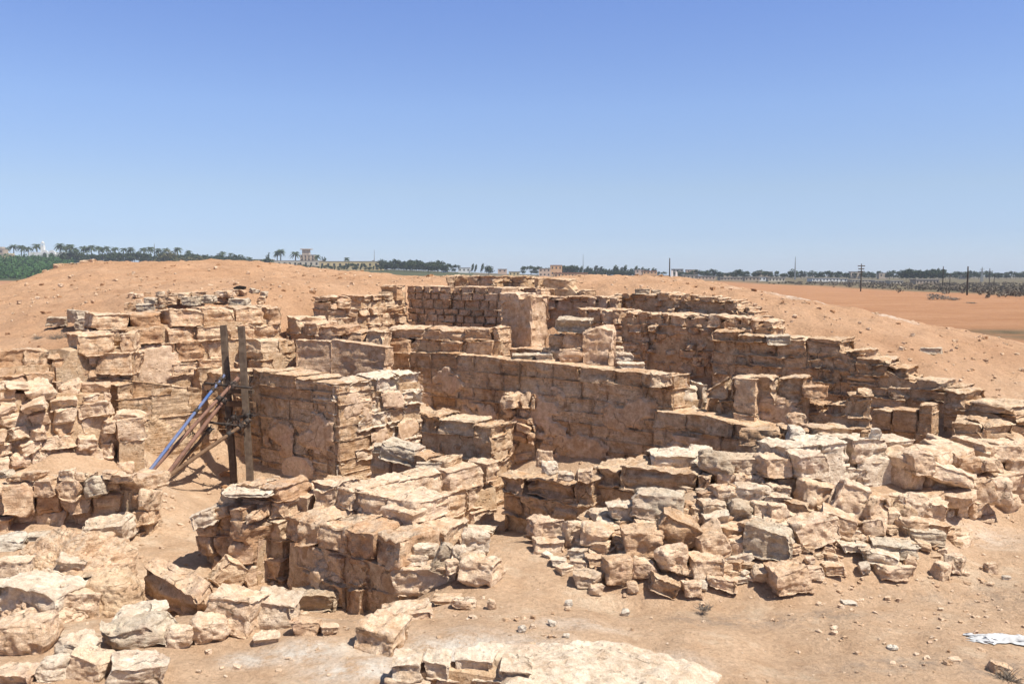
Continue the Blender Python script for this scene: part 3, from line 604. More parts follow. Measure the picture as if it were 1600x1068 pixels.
def stone(px, py, w, h, label, kind='b', yaw=0, roll=0, pitch=0, Y=None, mat='boulder', group=None, n=16, dr=.85, name='loose_stone', sink=.0, z=None, cat='stone'):
    """a block or boulder centred on a pixel; its distance is where the sight line meets the ground, or Y"""
    n = int(n*1.35); SN[0] += 1; rng = np.random.RandomState(1000+SN[0]*7+int(px))
    tilt = math.tan(math.atan((py-430)/F))
    if Y is None and 820 < px < 1600 and 760 < py < 940 and w > 20: h *= 1.12
    if Y is None:
        Y0 = hit(px, py+h*.30)
        if Y0 is None: return None
        Y = Y0+dr*w/F*Y0*.35
        ground = True
    else: ground = z is None and False
    s = Y/F; wid = w*s; wid *= 1.02; dep = dr*wid; hz = 1.12*max(h*s-dep*tilt*.7, .30*min(wid, h*s*1.6), .25*h*s)
    X = ray(px, py)[0]*Y
    if z is None:
        z = W(px, py, Y)[2]
        if ground: z = max(z, T1(X, Y)+hz*.40)
    p_ = {'b': (.04, .26, 9, .15), 'r': (.22, .28, 20, .24), 's': (.03, .24, 9, .15), 'j': (.05, .38, 15, .27)}[kind]
    p, nm, q = block(wid, dep, hz, n, p_[0]*min(wid, dep, hz)*1.6, p_[1], p_[2], rng, p_[3])
    sz = (wid*dep*hz)**(1/3)
    off = rng.rand()*50
    amp = {'b': .07, 'r': .07, 's': .06, 'j': .09}[kind]*sz
    p = displace(p/sz*.45, nm, 1, .035 if kind != 's' else .07, amp/sz*.48, .020, off)*sz/.45
    p = p@rotm(0, R(roll), R(pitch)).T
    tt = np.full(len(p), np.clip(.55+.25*rng.randn(), 0, 1))
    if name == 'loose_stone' and w >= 44: name = 'boulder'
    o = mesh_np(name, p, q, mat, None, tt); o.location = (X, Y, z-sink); o.rotation_euler = (0, 0, R(yaw))
    meta(o, label, cat, group, 'thing'); PIX.append((px, py, w, h)); NAMED.append((px, py, label)) if group is None else None; return o

L_ = stone
# row of boulders at the front edge
L_(42, 1000, 86, 76, 'big cream boulder with horizontal cracks at the front corner', 'b', 5, mat='boulder', n=22)
L_(124, 1022, 66, 58, 'pitted pale lump with dark holes beside the big cracked boulder', 'j', -20, 8, mat='pale', n=20)
L_(30, 1058, 66, 34, 'flat boulder with rough face under the big cracked boulder', 'b', 3, n=18)
L_(86, 1052, 46, 50, 'upright knobbly stone standing under the pitted pale lump', 'j', 20, mat='pale', n=18)
L_(146, 1050, 62, 52, 'pale angular boulder under the pitted lump with a smooth sloping top', 'b', -15, 10, n=18)
L_(215, 1056, 84, 54, 'cream block with a dented face below the long grey-crusted stone', 'b', 10, mat='pale', n=20)
L_(212, 996, 116, 50, 'long grey-crusted stone bridging two smaller ones', 'j', 12, -14, mat='greyslab', n=22, dr=.5)
L_(220, 962, 88, 40, 'pale smooth boulder behind the long grey-crusted stone', 'r', -8, mat='pale', n=18)
L_(281, 998, 46, 46, 'small squarish stone wedged beside the long grey-crusted stone', 'r', 5, n=18)
L_(328, 988, 68, 58, 'buff boulder with a sunlit bulging top in the front row', 'r', 25, mat='boulder', n=20)
L_(368, 968, 78, 78, 'big block with a ribbed lower face in the front row', 'b', -12, 6, mat='boulder', n=22)
L_(432, 962, 92, 74, 'broad pale block with a round hollow in its face', 'j', -5, 4, mat='pale', n=22, dr=.9)
L_(492, 942, 94, 46, 'grey layered slab like stacked leaves at the foot of the tall front wall', 's', 5, -3, mat='greyslab', n=20, dr=.7)
L_(478, 984, 54, 32, 'low crumbly stone under the grey layered slab', 'j', 10, n=16)
L_(512, 988, 34, 22, 'small ribbed fragment beside the low crumbly stone', 'j', 30, n=14)
L_(415, 1003, 40, 22, 'flat stone half buried under the broad pale block', 's', 10, n=14)
L_(597, 1000, 78, 64, 'isolated cut block with a pale top sitting on bare sand', 'b', -24, 4, mat='boulder', n=22, dr=1.0)
L_(160, 908, 66, 44, 'squared block with a grey top perched on the pale crumbling mass', 'b', -8, mat='banded', n=18, Y=9.0)
L_(168, 842, 74, 46, 'cream block with a fluted side at the end of the packed rubble wall', 'b', 8, -6, mat='pale', n=20)
L_(280, 918, 158, 60, 'long tilted slab lying along the sandy court with a dark side', 's', -32, 8, 10, mat='boulder', n=22, dr=.30, Y=9.0)
L_(358, 906, 50, 48, 'slab fragment leaning on its edge under the rubble pier', 's', 30, 40, mat='stone', n=16, dr=.5)
L_(316, 948, 44, 20, 'small wedge of stone in the shade of the long tilted slab', 'j', 30, n=12)
L_(14, 846, 56, 24, 'white fluted slab lying flat on the crumbling mass', 's', 12, mat='white', n=16, Y=9.8)
L_(70, 836, 50, 16, 'thin grey flake behind the white fluted slab', 's', 0, mat='greyslab', n=14, Y=10.0)
L_(76, 930, 110, 80, 'big angular pale block slumped on the front of the crumbling mass', 'b', -15, 8, mat='pale', n=22, Y=8.6)
L_(20, 905, 60, 70, 'dark-sided upright block in the crumbling mass at the very corner', 'b', 10, 6, mat='boulder', n=18, Y=8.9)
L_(112, 880, 60, 36, 'pinkish flat lump on the back of the crumbling mass', 'j', 10, 8, mat='pale', n=16, Y=9.1)
L_(62, 872, 60, 30, 'brownish fragment stuck on top of the crumbling mass', 'j', -10, 10, mat='stone', n=16, Y=9.3)
L_(125, 948, 60, 60, 'split pale block under the squared grey-topped block', 'b', 20, 10, mat='boulder', n=18, Y=8.5)
L_(640, 958, 86, 34, 'thin flat slab resting on sand below the tall front wall', 's', 12, -4, mat='boulder', n=18, dr=.8)
L_(664, 906, 98, 62, 'big undercut block at the end of the tall front wall', 'b', 5, 2, mat='boulder', n=22)
L_(750, 902, 74, 56, 'smooth lumpy block at the outer end below the cluster of small stones', 'r', -10, mat='boulder', n=20)
L_(690, 872, 24, 52, 'grey wedge standing upright between two pale stones', 's', 20, 28, 0, mat='greyslab', n=16, Y=9.25, dr=.8)
L_(668, 858, 46, 30, 'pale oval stone beside the grey upright wedge', 'r', 0, mat='pale', n=16, Y=9.5)
L_(706, 884, 26, 26, 'little angular stone under the grey upright wedge', 'j', 30, n=14, Y=9.1)
L_(724, 874, 32, 50, 'narrow leaning pale stone above the smooth lumpy block', 'r', 10, -25, mat='pale', n=16, Y=9.3)
L_(742, 848, 50, 46, 'rounded white stone at the top of the small cluster', 'r', 0, mat='pale', n=18, Y=9.9)
L_(650, 874, 36, 22, 'flat pale stone at the back of the small cluster', 's', 10, mat='pale', n=14, Y=9.4)
L_(700, 938, 44, 14, 'thin flake wedged under the big undercut block', 's', 0, n=12)
L_(726, 948, 42, 24, 'sand-coloured stone half buried under the smooth lumpy block', 'r', 0, n=14)
L_(768, 946, 16, 22, 'small upright pebble beside the smooth lumpy block', 'r', 0, n=12)
L_(720, 832, 130, 16, 'long flat pale slab set in the sand beside the shaded wall', 's', -4, mat='pale', n=16, dr=.35)
L_(611, 943, 12, 16, 'small pale pebble at the dark foot of the tall front wall', 'r', n=10)
L_(652, 788, 26, 22, 'dark pitted stone sitting on the pitted crown', 'r', 0, mat='banded', n=12, Y=10.3)
# slope and rubble heap, front
L_(853, 834, 52, 44, 'stone with a sharp peak at the near end of the heap', 'j', 10, mat='boulder', n=18)
L_(857, 856, 52, 24, 'flat ledge stone under the sharp-peaked one', 's', 5, n=14)
L_(848, 822, 20, 16, 'pale pebble on top of the sharp-peaked stone', 'r', n=10, Y=10.6)
L_(866, 824, 15, 12, 'tiny round pebble beside the pale one', 'r', n=10, Y=10.6)
L_(893, 843, 32, 44, 'upright stone between the sharp-peaked stone and the smooth dome', 'j', 10, 12, n=16)
L_(931, 850, 60, 44, 'smooth dome-shaped boulder near the low end of the heap', 'r', -12, 8, mat='boulder', n=20)
L_(936, 882, 52, 20, 'long flat stone lying below the dome-shaped boulder', 's', 4, n=14)
L_(915, 912, 46, 26, 'arched stone with a hollow under it at the foot of the heap', 'j', -12, mat='pale', n=16)
L_(964, 908, 46, 44, 'cracked squarish block at the foot of the heap below the flat stone', 'b', 8, mat='boulder', n=18)
L_(931, 927, 30, 18, 'wedge half buried at the foot of the arched stone', 'j', n=12)
L_(988, 924, 22, 20, 'small stone beside the cracked squarish block', 'r', n=12)
L_(946, 810, 54, 32, 'cream stone with a knobbly back above the dome-shaped boulder', 'j', 10, mat='pale', n=16, Y=10.4)
L_(972, 833, 42, 18, 'oval bun-shaped stone in the heap', 'r', 4, mat='boulder', n=14)
L_(974, 812, 52, 26, 'flat-topped stone behind the oval bun-shaped one', 's', 8, mat='pale', n=14)
L_(1026, 805, 76, 48, 'large smooth-faced cut block at the top of the heap front', 'b', -12, 5, mat='greyslab', n=22)
L_(1010, 832, 46, 24, 'squared stone under the large smooth-faced block', 'b', 6, n=16)
L_(1002, 864, 62, 50, 'tapering boulder with a pale rounded top in the heap front', 'b', 0, 0, mat='boulder', n=22)
L_(1003, 901, 38, 30, 'blunt block directly under the tapering boulder', 'b', 0, n=18)
L_(1058, 850, 74, 50, 'tilted boulder with diagonal bedding lines', 's', -5, 22, mat='banded', n=22)
L_(1050, 893, 60, 46, 'round-shouldered block below the tilted bedded boulder', 'r', 5, mat='boulder', n=20)
L_(1036, 926, 52, 30, 'dark wedge of layered stone at the heap foot', 's', 0, 24, mat='banded', n=16)
L_(1110, 866, 52, 46, 'rough leaning block beside the tilted bedded boulder', 'b', 10, -20, mat='boulder', n=18)
L_(1102, 900, 48, 38, 'square block with a dark stain at the heap foot', 'b', -4, mat='boulder', n=18)
L_(1079, 928, 32, 28, 'pointed pale stone beside the square stained block', 'j', n=14)
L_(1098, 924, 18, 18, 'small white chip beside the pointed pale stone', 'r', mat='white', n=10)
L_(1130, 922, 50, 24, 'sloping flat stone at the edge of the dusty path', 's', -8, 8, n=14)
L_(1200, 870, 78, 52, 'big angular boulder with a grey weathered top in the heap front', 'b', -22, 8, mat='greyslab', n=22)
L_(1226, 918, 68, 46, 'lowest big block tilted onto the path', 'b', 18, -6, mat='boulder', n=20)
L_(1192, 908, 40, 24, 'dark stone tucked under the big grey-topped boulder', 'j', n=12)
L_(1145, 842, 44, 22, 'pale shelf stone above the rough leaning block', 's', 0, n=14)
L_(1152, 862, 40, 24, 'blocky stone beside the pale shelf stone', 'b', n=14)
L_(1116, 826, 46, 26, 'flat pale stone between the two bedded boulders', 's', 5, -8, mat='pale', n=14)
L_(1172, 838, 40, 30, 'notched stone above the big grey-topped boulder', 'j', 12, n=14)
L_(1152, 812, 46, 36, 'grey angular stone with a sharp ridge in the middle of the heap', 'j', 10, 14, mat='greyslab', n=16)
L_(1112, 802, 46, 24, 'cream flat stone above the grey ridged one', 's', 0, mat='pale', n=14)
L_(1190, 806, 38, 24, 'stone with a dark underside beside the grey ridged one', 'b', n=14)
L_(1214, 815, 30, 30, 'small upright stone stacked against the slope', 'b', 12, n=14)
L_(1072, 786, 44, 26, 'banded slab poking out behind the large smooth-faced block', 's', 5, 8, mat='banded', n=16, Y=10.7)
L_(1130, 778, 50, 26, 'lumpy stone at the crest of the heap', 'r', 10, n=16)
L_(1170, 780, 54, 32, 'pale curved stone at the crest of the heap', 'j', -10, mat='pale', n=16)
L_(1210, 775, 50, 26, 'ridged stone beside the pale curved one', 'j', 5, n=16)
L_(1118, 722, 68, 40, 'grey-topped oblong stone on the thick slab-topped wall', 'r', -10, 10, mat='greyslab', n=18, Y=11.1)
L_(1050, 716, 84, 28, 'wide flat stone on the thick slab-topped wall', 's', 0, mat='pale', n=16, Y=11.6)
L_(1096, 704, 44, 18, 'small pale stone behind the wide flat stone', 'j', mat='pale', n=12, Y=11.9)
L_(1172, 722, 66, 28, 'smooth pale slab beside the grey-topped oblong stone', 's', 3, -3, mat='pale', n=16, Y=11.1)
L_(1130, 748, 36, 28, 'shaded stone under the grey-topped oblong stone', 'b', n=14, Y=11.0)
L_(1166, 748, 46, 28, 'orange-tinted block under the smooth pale slab', 'b', n=16, Y=11.0)
L_(1208, 728, 48, 38, 'squarish stone at the near end of the streaked pale wall', 'b', 10, n=16, Y=10.9)
L_(1226, 762, 60, 34, 'long low boulder beneath the streaked pale wall', 'r', 5, 4, mat='pale', n=16)
L_(1243, 682, 34, 32, 'bright white rounded stone balanced on the stepped block wall', 'r', mat='white', n=18, Y=11.9, name='white_stone')
L_(1260, 724, 56, 44, 'cream block with a fluted side on the streaked pale wall', 'b', 8, mat='pale', n=18, Y=10.85)
L_(1366, 679, 16, 26, 'pointed white stone standing on edge', 'j', 0, 6, mat='white', n=12, Y=11.6, dr=.5, name='white_stone')
L_(1350, 683, 12, 22, 'dark upright splinter beside the pointed white stone', 's', mat='banded', n=10, Y=11.7, dr=.6)
L_(1272, 782, 56, 46, 'chunky block with a shaded front below the streaked plaster', 'b', 20, 8, n=18)
L_(1212, 790, 44, 26, 'flat pale stone in the middle of the heap', 's', -6, 10, mat='pale', n=14)
L_(1238, 800, 46, 26, 'thin dark-edged slab sliding down the heap', 's', -10, 14, mat='banded', n=14)
L_(1215, 836, 50, 24, 'sharp-edged slab above the pitted block', 's', -8, 6, n=14)
L_(1262, 842, 74, 44, 'pitted block full of small holes on the open slope', 'b', 12, -10, mat='boulder', n=20)
L_(1305, 828, 62, 34, 'smooth slanting stone above the pitted block', 'b', -20, 18, mat='boulder', n=16)
L_(1326, 796, 54, 60, 'large pale boulder with a smooth pointed face', 'j', -10, 14, mat='boulder', n=20)
L_(1366, 805, 50, 50, 'rough boulder with a shaded underside beside the pale pointed one', 'j', 8, mat='boulder', n=18)
L_(1395, 815, 30, 28, 'small crumbly stone in the hollow of the heap', 'j', n=12)
L_(1420, 798, 50, 42, 'round-topped boulder beneath the long slanting stone', 'r', 10, 10, mat='boulder', n=18)
L_(1452, 806, 50, 44, 'cut block with a flat orange face', 'b', -12, 10, mat='boulder', n=18)
L_(1466, 772, 84, 50, 'long heavy stone slanting down the outer face of the heap', 's', -10, 30, mat='boulder', n=22, dr=.45)
L_(1500, 792, 34, 50, 'upright boulder beside the long slanting stone', 'r', 5, mat='boulder', n=16)
L_(1478, 738, 76, 40, 'humped boulder with a curved lip above the long slanting stone', 'j', -12, 14, mat='boulder', n=20, Y=11.5)
L_(1437, 722, 38, 40, 'squat block with a pale corner on the outer wall', 'b', 10, mat='boulder', n=16, Y=11.4)
L_(1506, 722, 44, 28, 'weathered stone behind the humped boulder', 'r', 0, mat='stone', n=16, Y=11.8)
L_(1545, 728, 42, 30, 'cracked stone on the outer wall near the path corner', 'r', 12, mat='boulder', n=16, Y=12.0)
L_(1570, 705, 56, 30, 'flat-topped block on the outer wall beside the dark slabs', 'b', 0, mat='boulder', n=16, Y=12.5)
L_(1555, 768, 48, 44, 'rounded boulder low on the outer wall', 'r', -6, mat='boulder', n=18, Y=11.7)
L_(1590, 745, 40, 60, 'tall block at the path corner of the outer wall', 'b', -6, mat='boulder', n=18, Y=12.3)
L_(1525, 770, 40, 60, 'leaning slab between two rounded boulders of the outer wall', 's', 0, 70, mat='boulder', n=16, Y=11.6)
L_(1424, 832, 40, 28, 'block with a dark hole in its end', 'b', 10, n=14)
L_(1452, 828, 46, 22, 'low wedge below the flat orange-faced block', 's', -5, n=14)
L_(1446, 846, 66, 22, 'long thin slab lying across the low corner', 's', -4, 6, mat='greyslab', n=18, dr=.5)
L_(1392, 870, 76, 28, 'grey-backed slab running along the foot of the low corner', 's', -6, 4, mat='greyslab', n=18)
L_(1437, 878, 46, 36, 'square cut stone built into the low corner', 'b', 0, n=16, Y=9.85)
L_(1490, 888, 34, 34, 'round knobbly stone at the end of the low corner', 'r', mat='boulder', n=14)
L_(1470, 898, 30, 30, 'oval stone leaning at the low corner', 'r', 20, n=14)
L_(1396, 905, 46, 24, 'flat arched stone lying loose on the foot slope', 's', 8, n=14)
L_(1370, 884, 60, 30, 'curved pale slab half sunk in the foot slope', 's', -8, 10, mat='pale', n=14)
L_(1420, 893, 18, 36, 'narrow stone propped upright on the foot slope', 'j', 0, 10, n=12)
L_(1272, 908, 30, 22, 'two-holed lump on the sand beside the lowest big block', 'j', n=12)
L_(1300, 896, 34, 18, 'thin broken slab on the sandy foot slope', 's', n=12)
L_(1298, 876, 20, 14, 'small cube of stone on the sandy foot slope', 'b', n=10)
L_(1265, 886, 18, 14, 'little round stone above the two-holed lump', 'r', n=10)
L_(1330, 862, 40, 18, 'flat pale flake on the upper foot slope', 's', mat='pale', n=12)
L_(1350, 898, 22, 18, 'white chunk at the edge of the foot slope', 'j', mat='white', n=12)
L_(1326, 942, 22, 10, 'white flat chip lying on the dusty path', 's', mat='white', n=10)
L_(1548, 890, 18, 18, 'brown cube-like stone beside the outer path', 'b', n=12)
L_(1572, 903, 14, 10, 'white pebble beside the outer path', 'r', mat='white', n=10)
L_(1453, 551, 36, 10, 'thin loose slab lying alone on the sand mound', 's', -10, mat='greyslab', n=14, dr=.35)
L_(1493, 1030, 20, 7, 'brown flat stone on the path near the white sheet', 's', n=10)
L_(1395, 1013, 18, 10, 'pale crumb of plaster on the dusty path', 'j', mat='white', n=10)
L_(1319, 1000, 9, 6, 'tiny dark pebble alone on the dusty path', 'r', mat='banded', n=8)
L_(1562, 1048, 32, 24, 'buff stone at the path edge beside dry twigs', 'b', -10, 10, n=16)
L_(977, 958, 15, 14, 'white-topped pebble below the cracked squarish block', 'r', mat='white', n=12)
L_(816, 984, 14, 13, 'round pale pebble at the start of the pebble trail', 'r', mat='white', n=12)
L_(832, 979, 10, 8, 'small grey pebble next to the round pale one', 'r', n=10)
L_(833, 966, 9, 7, 'brown pebble above the pebble trail', 'r', mat='stone', n=8)
L_(863, 975, 12, 11, 'angular white pebble in the pebble trail', 'j', mat='white', n=10)
L_(888, 944, 12, 12, 'pale pebble high on the sandy slope', 'r', mat='white', n=10)
L_(887, 953, 10, 8, 'darker pebble just below the pale one on the slope', 'r', mat='stone', n=8)
L_(885, 995, 13, 8, 'whitish pebble in the faded scuff of the trail', 'r', mat='white', n=10)
L_(862, 996, 11, 6, 'flat grey pebble beside the scuffed patch', 's', n=8)
L_(832, 1010, 13, 8, 'reddish pebble lowest in the pebble trail', 'r', mat='stone', n=8)
L_(988, 985, 6, 6, 'tiny grey pebble alone on the bare slope', 'r', n=8)
# stones on the left side and on wall tops
for a in ((205, 480, 24, 12, 17.3, 'grey flat stone on the long terrace of rubble'), (228, 482, 26, 14, 17.2, 'squared stone at the near end of the rubble terrace'), (240, 470, 22, 10, 17.6, 'thin grey stone on the second row of the rubble terrace'), (262, 468, 26, 12, 17.6, 'brownish slab on the rubble terrace'),
          (300, 470, 28, 12, 17.8, 'low cream stone in the middle of the rubble terrace'), (327, 468, 22, 12, 18, 'rounded stone of the rubble terrace nearest the open cut'), (313, 460, 22, 9, 18.3, 'small tilted flake on the rubble terrace'), (283, 462, 28, 10, 18.2, 'wide grey flake on the rubble terrace'),
          (350, 460, 30, 9, 18.6, 'flat pale stone under the animal burrow'), (375, 472, 32, 9, 18.2, 'long pale stone behind the timber posts'), (120, 495, 26, 18, 17, 'leaning pale stone at the low far wall'), (90, 502, 30, 14, 17.2, 'squat stone on the low far wall'), (132, 507, 22, 18, 16.6, 'square stone where the low far wall joins the high wall'),
          (62, 838, 24, 12, 10.2, 'weathered flake between slab and wall')):
    L_(a[0], a[1], a[2], a[3], a[5], 'b', (a[0]*7) % 40-20, Y=a[4], n=12, mat=('greyslab', 'stone', 'boulder')[int(a[0]) % 3])
for a in ((92, 421, 16, 12, 29.3, 'dark-sided slab of the stone group on the mound crest'), (98, 416, 20, 8, 29.6, 'flat slab leaning behind the dark-sided one on the crest'), (118, 417, 20, 11, 29.5, 'block with a grey side in the crest group'), (140, 412, 24, 10, 29.8, 'long slab tilted up on the mound crest'), (152, 417, 9, 5, 29.6, 'small stone after the tilted slab on the crest'), (175, 416, 10, 5, 29.8, 'low stone on the mound crest'), (190, 415, 14, 6, 29.8, 'cream stone on the mound crest'), (70, 425, 6, 7, 29, 'reddish stone at the sloping end of the crest')):
    L_(a[0], a[1], a[2], a[3], a[5], 'b', (a[0]*7) % 30-15, (a[0]*3) % 16-8, Y=a[4], n=10, mat='stone')
for a in ((1310, 453, 9, 5), (1316, 453, 5, 3), ):
    pass
L_(1112, 442, 8, 4, 'cream stone alone on the far sand rise', 'b', n=8, Y=27.8, mat='pale')
L_(1118, 443, 6, 3, 'small stone next to the cream one on the far rise', 'b', n=8, Y=27.8, mat='pale')
L_(1003, 455, 22, 7, 'grey flat stone on top of the high rubble-faced wall', 's', n=12, Y=20.0, mat='greyslab')
L_(1025, 456, 12, 5, 'small grey stone beside the flat one on the high wall', 's', n=10, Y=20.0, mat='greyslab')
L_(900, 508, 58, 24, 'big grey-crusted capping stone above the leaning slab', 's', -8, 0, mat='greyslab', n=20, Y=16.4, cat='stone')
L_(940, 518, 24, 14, 'small block beside the grey-crusted capping stone', 'b', n=12, Y=16.3)
L_(870, 536, 26, 24, 'cube-like block supporting the grey-crusted capping stone', 'b', -5, n=14, Y=16.5)
L_(898, 534, 34, 26, 'broad block under the grey-crusted capping stone', 'b', -5, n=16, Y=16.4)
L_(892, 556, 42, 24, 'pinkish plastered block below the capping stone', 'b', -5, n=16, Y=16.1, mat='plaster')
L_(937, 548, 44, 66, 'tall cracked slab standing against the sky-lit chamber', 'b', -8, 0, mat='plaster', n=20, Y=15.9, dr=.35)
L_(962, 552, 26, 22, 'orange block behind the tall cracked slab', 'b', n=14, Y=16.3)
L_(975, 558, 34, 16, 'pale rounded block lying at the chamber edge', 'r', n=14, Y=16.0, mat='pale')
L_(985, 570, 46, 10, 'flat pale slab at the foot of the rounded block', 's', n=14, Y=15.4, mat='pale')
L_(850, 556, 30, 10, 'low pale stone on the straight wall top', 's', n=12, Y=16.3, mat='pale')
L_(865, 552, 22, 12, 'small dark block on the straight wall top', 'b', n=12, Y=16.4)
L_(820, 556, 40, 8, 'thin slab lying along the straight wall top', 's', n=12, Y=16.6, mat='greyslab')
L_(1035, 592, 34, 22, 'rough cube at the corner end of the long wall', 'b', -5, n=16, Y=14.2, mat='stone')
L_(1062, 596, 20, 14, 'small pale block behind the corner cube', 'b', n=12, Y=14.6)
L_(1190, 552, 30, 14, 'square stone on the slope above the stepped wall', 'b', n=12, Y=17.2) if False else None
L_(1187, 503, 36, 16, 'square stone standing alone on the high wall end', 'b', -4, n=14, Y=17.9, mat='stone')
L_(1216, 531, 38, 14, 'flat grey stone lying on the stepped wall', 's', -6, n=14, Y=16.2, mat='greyslab')
L_(1245, 655, 30, 26, 'eroded block leaning against the pillar wall', 'j', n=16, Y=12.6, mat='stone')
L_(1270, 612, 42, 20, 'long pitted stone at the broken end of the pillar wall', 'b', -4, n=16, Y=13.2, mat='stone')
L_(690, 566, 80, 12, 'grey bulging cap slab on the long wall', 's', -6, mat='greyslab', n=18, Y=17.0) if False else None
L_(852, 716, 26, 26, 'shaded pebble-like block on the small-stoned wall', 'b', n=14, Y=11.75)
L_(860, 731, 34, 24, 'pale rounded stone on the small-stoned wall', 'r', mat='pale', n=16, Y=11.6)
L_(884, 743, 32, 16, 'smooth bun stone beside the pale rounded one', 'r', mat='pale', n=14, Y=11.45)
L_(912, 742, 26, 20, 'square stone at the end of the small-stoned wall', 'b', n=14, Y=11.35)
L_(628, 706, 62, 30, 'grey tilted slab resting on the low broken wall', 's', -14, 14, mat='greyslab', n=18, Y=12.8)
L_(672, 728, 42, 22, 'pale layered stone beside the grey tilted slab', 's', 6, mat='greyslab', n=14, Y=12.5)
L_(600, 700, 30, 14, 'small grey cap on the low broken wall', 's', n=12, Y=12.9, mat='greyslab')
L_(395, 766, 90, 10, 'thin flat capping slab on the rubble pier', 's', -4, mat='pale', n=16, Y=10.65)
L_(418, 757, 10, 6, 'little round stone on the capping slab', 'r', mat='white', n=10, Y=10.7)
L_(322, 808, 44, 26, 'pale wedge jutting from the rubble pier', 's', 0, -20, mat='pale', n=14, Y=10.5)
for a in ((28, 746, 34, 14), (52, 742, 34, 16), (105, 742, 26, 18), (127, 744, 20, 14), (172, 742, 26, 14), (196, 746, 40, 22), (75, 758, 38, 40), (115, 765, 44, 36), (152, 760, 40, 30), (8, 740, 26, 14)):
    i = SN[0] % 10
    lab = ['grey block topping the packed rubble wall near the props', 'small pale cube on the packed rubble wall', 'sloping stone on the packed rubble wall', 'bulky upright stone of the packed rubble wall', 'flat stone on the packed rubble wall beside the court', 'pointed stone on the packed rubble wall', 'tilted cream block on the packed rubble wall', 'narrow stone on the packed rubble wall', 'low stone at the start of the packed rubble wall', 'squat brown stone on the packed rubble wall'][i]
    L_(*a, lab, 'j', (a[0]*5) % 40-20, (a[0]*3) % 24-12, Y=11.35, n=14, mat=('boulder', 'stone', 'greyslab')[a[0] % 3])

# smaller stones that nothing tells apart, filling the heap
PEB = []
def filler(poly, count, smin, smax, label, group, seed, mats, cat='stone', gap=.62, n=9):
    rng = random.Random(seed); made = 0; tries = 0
    xs_ = [p[0] for p in poly]; ys_ = [p[1] for p in poly]
    def inside(x, y):
        c = False; j = len(poly)-1
        for i in range(len(poly)):
            if (poly[i][1] > y) != (poly[j][1] > y) and x < (poly[j][0]-poly[i][0])*(y-poly[i][1])/(poly[j][1]-poly[i][1])+poly[i][0]: c = not c
            j = i
        return c
    while made < count and tries < count*60:
        tries += 1; x = rng.uniform(min(xs_), max(xs_)); y = rng.uniform(min(ys_), max(ys_))
        if not inside(x, y): continue
        w = smin+(smax-smin)*rng.random()**1.6; h = w*rng.uniform(.45, .75)
        if any(abs(x-a) < (w+c)*gap/2 and abs(y-b) < (h+d)*gap/2 for a, b, c, d in PIX): continue
        kd, mt = rng.choice('bjrrs'), rng.choice(mats)
        o = stone(x, y, w, h, (autolabel(x, y, w, kd, mt, label) or label) if smax > 16 else label, kd, rng.uniform(-40, 40), rng.uniform(-18, 18), 0, None, mt, group, n, cat=cat); made += 1
        if smax <= 16 and o is not None: PEB.append(o)
filler([(830, 850), (900, 800), (1000, 770), (1240, 760), (1400, 790), (1500, 800), (1500, 860), (1390, 880), (1330, 850), (1240, 900), (1150, 920), (1000, 910), (910, 915)], 105, 16, 38, 'small angular stone packed among the bigger blocks of the rubble heap', 'small stones packed in the rubble heap', 3, ['boulder', 'stone', 'pale', 'banded'])
filler([(840, 850), (900, 800), (1000, 775), (1240, 765), (1400, 790), (1480, 800), (1480, 850), (1390, 865), (1240, 830), (1150, 900), (1000, 905)], 55, 18, 36, 'angular stone wedged between the stacked blocks of the rubble heap', 'wedged stones of the rubble heap', 23, ['boulder', 'stone', 'banded'], gap=.42)
filler([(1260, 860), (1380, 850), (1400, 910), (1300, 930), (1250, 900)], 16, 6, 15, 'small flat stone scattered on the sandy foot slope below the heap', 'small stones on the foot slope', 4, ['boulder', 'pale'], n=7)
filler([(1100, 915), (1560, 880), (1590, 960), (1100, 960)], 22, 4, 11, 'pebble scattered along the foot of the heap beside the path', 'pebbles along the heap foot', 5, ['boulder', 'white', 'stone'], n=6)
filler([(820, 940), (1590, 950), (1590, 1040), (1200, 1030), (820, 1000)], 22, 3, 7, 'tiny pebble lying on the dusty path', 'tiny pebbles on the path', 6, ['boulder', 'stone', 'pale'], n=5)
filler([(280, 1020), (590, 1020), (600, 1060), (280, 1060)], 8, 6, 16, 'small crumb of stone on the sand in front of the boulder row', 'crumbs before the boulder row', 8, ['pale', 'boulder'], n=6)
filler([(640, 830), (780, 850), (770, 900), (640, 900)], 14, 8, 20, 'small broken stone at the end of the tall front wall', 'small stones at the front wall end', 9, ['pale', 'boulder'], n=8)
filler([(5, 445), (100, 430), (330, 415), (640, 435), (600, 450), (440, 470), (200, 470), (10, 510)], 60, 2.5, 7, 'small stone lying on the big orange sand mound', 'small stones on the big sand mound', 12, ['stone', 'banded', 'boulder'], n=5)
filler([(1150, 470), (1250, 475), (1500, 540), (1590, 600), (1590, 640), (1400, 560), (1200, 500)], 50, 2.5, 8, 'small stone lying on the sand mound behind the stepped wall', 'small stones on the mound behind the stepped wall', 13, ['stone', 'banded', 'boulder'], n=5)
filler([(880, 445), (1140, 445), (1150, 460), (900, 456)], 12, 2, 5, 'small stone on the flat sand behind the rear walls', 'small stones behind the rear walls', 14, ['stone', 'boulder'], n=5)
filler([(240, 770), (330, 770), (300, 850), (230, 870)], 10, 3, 9, 'small stone on the floor of the sandy court', 'small stones on the court floor', 15, ['boulder', 'stone'], n=6)
filler([(200, 460), (420, 455), (420, 472), (200, 486)], 26, 8, 20, 'small rough stone strewn on the rubble terrace above the high wall', 'stones strewn on the rubble terrace', 16, ['stone', 'greyslab', 'boulder'], n=7)

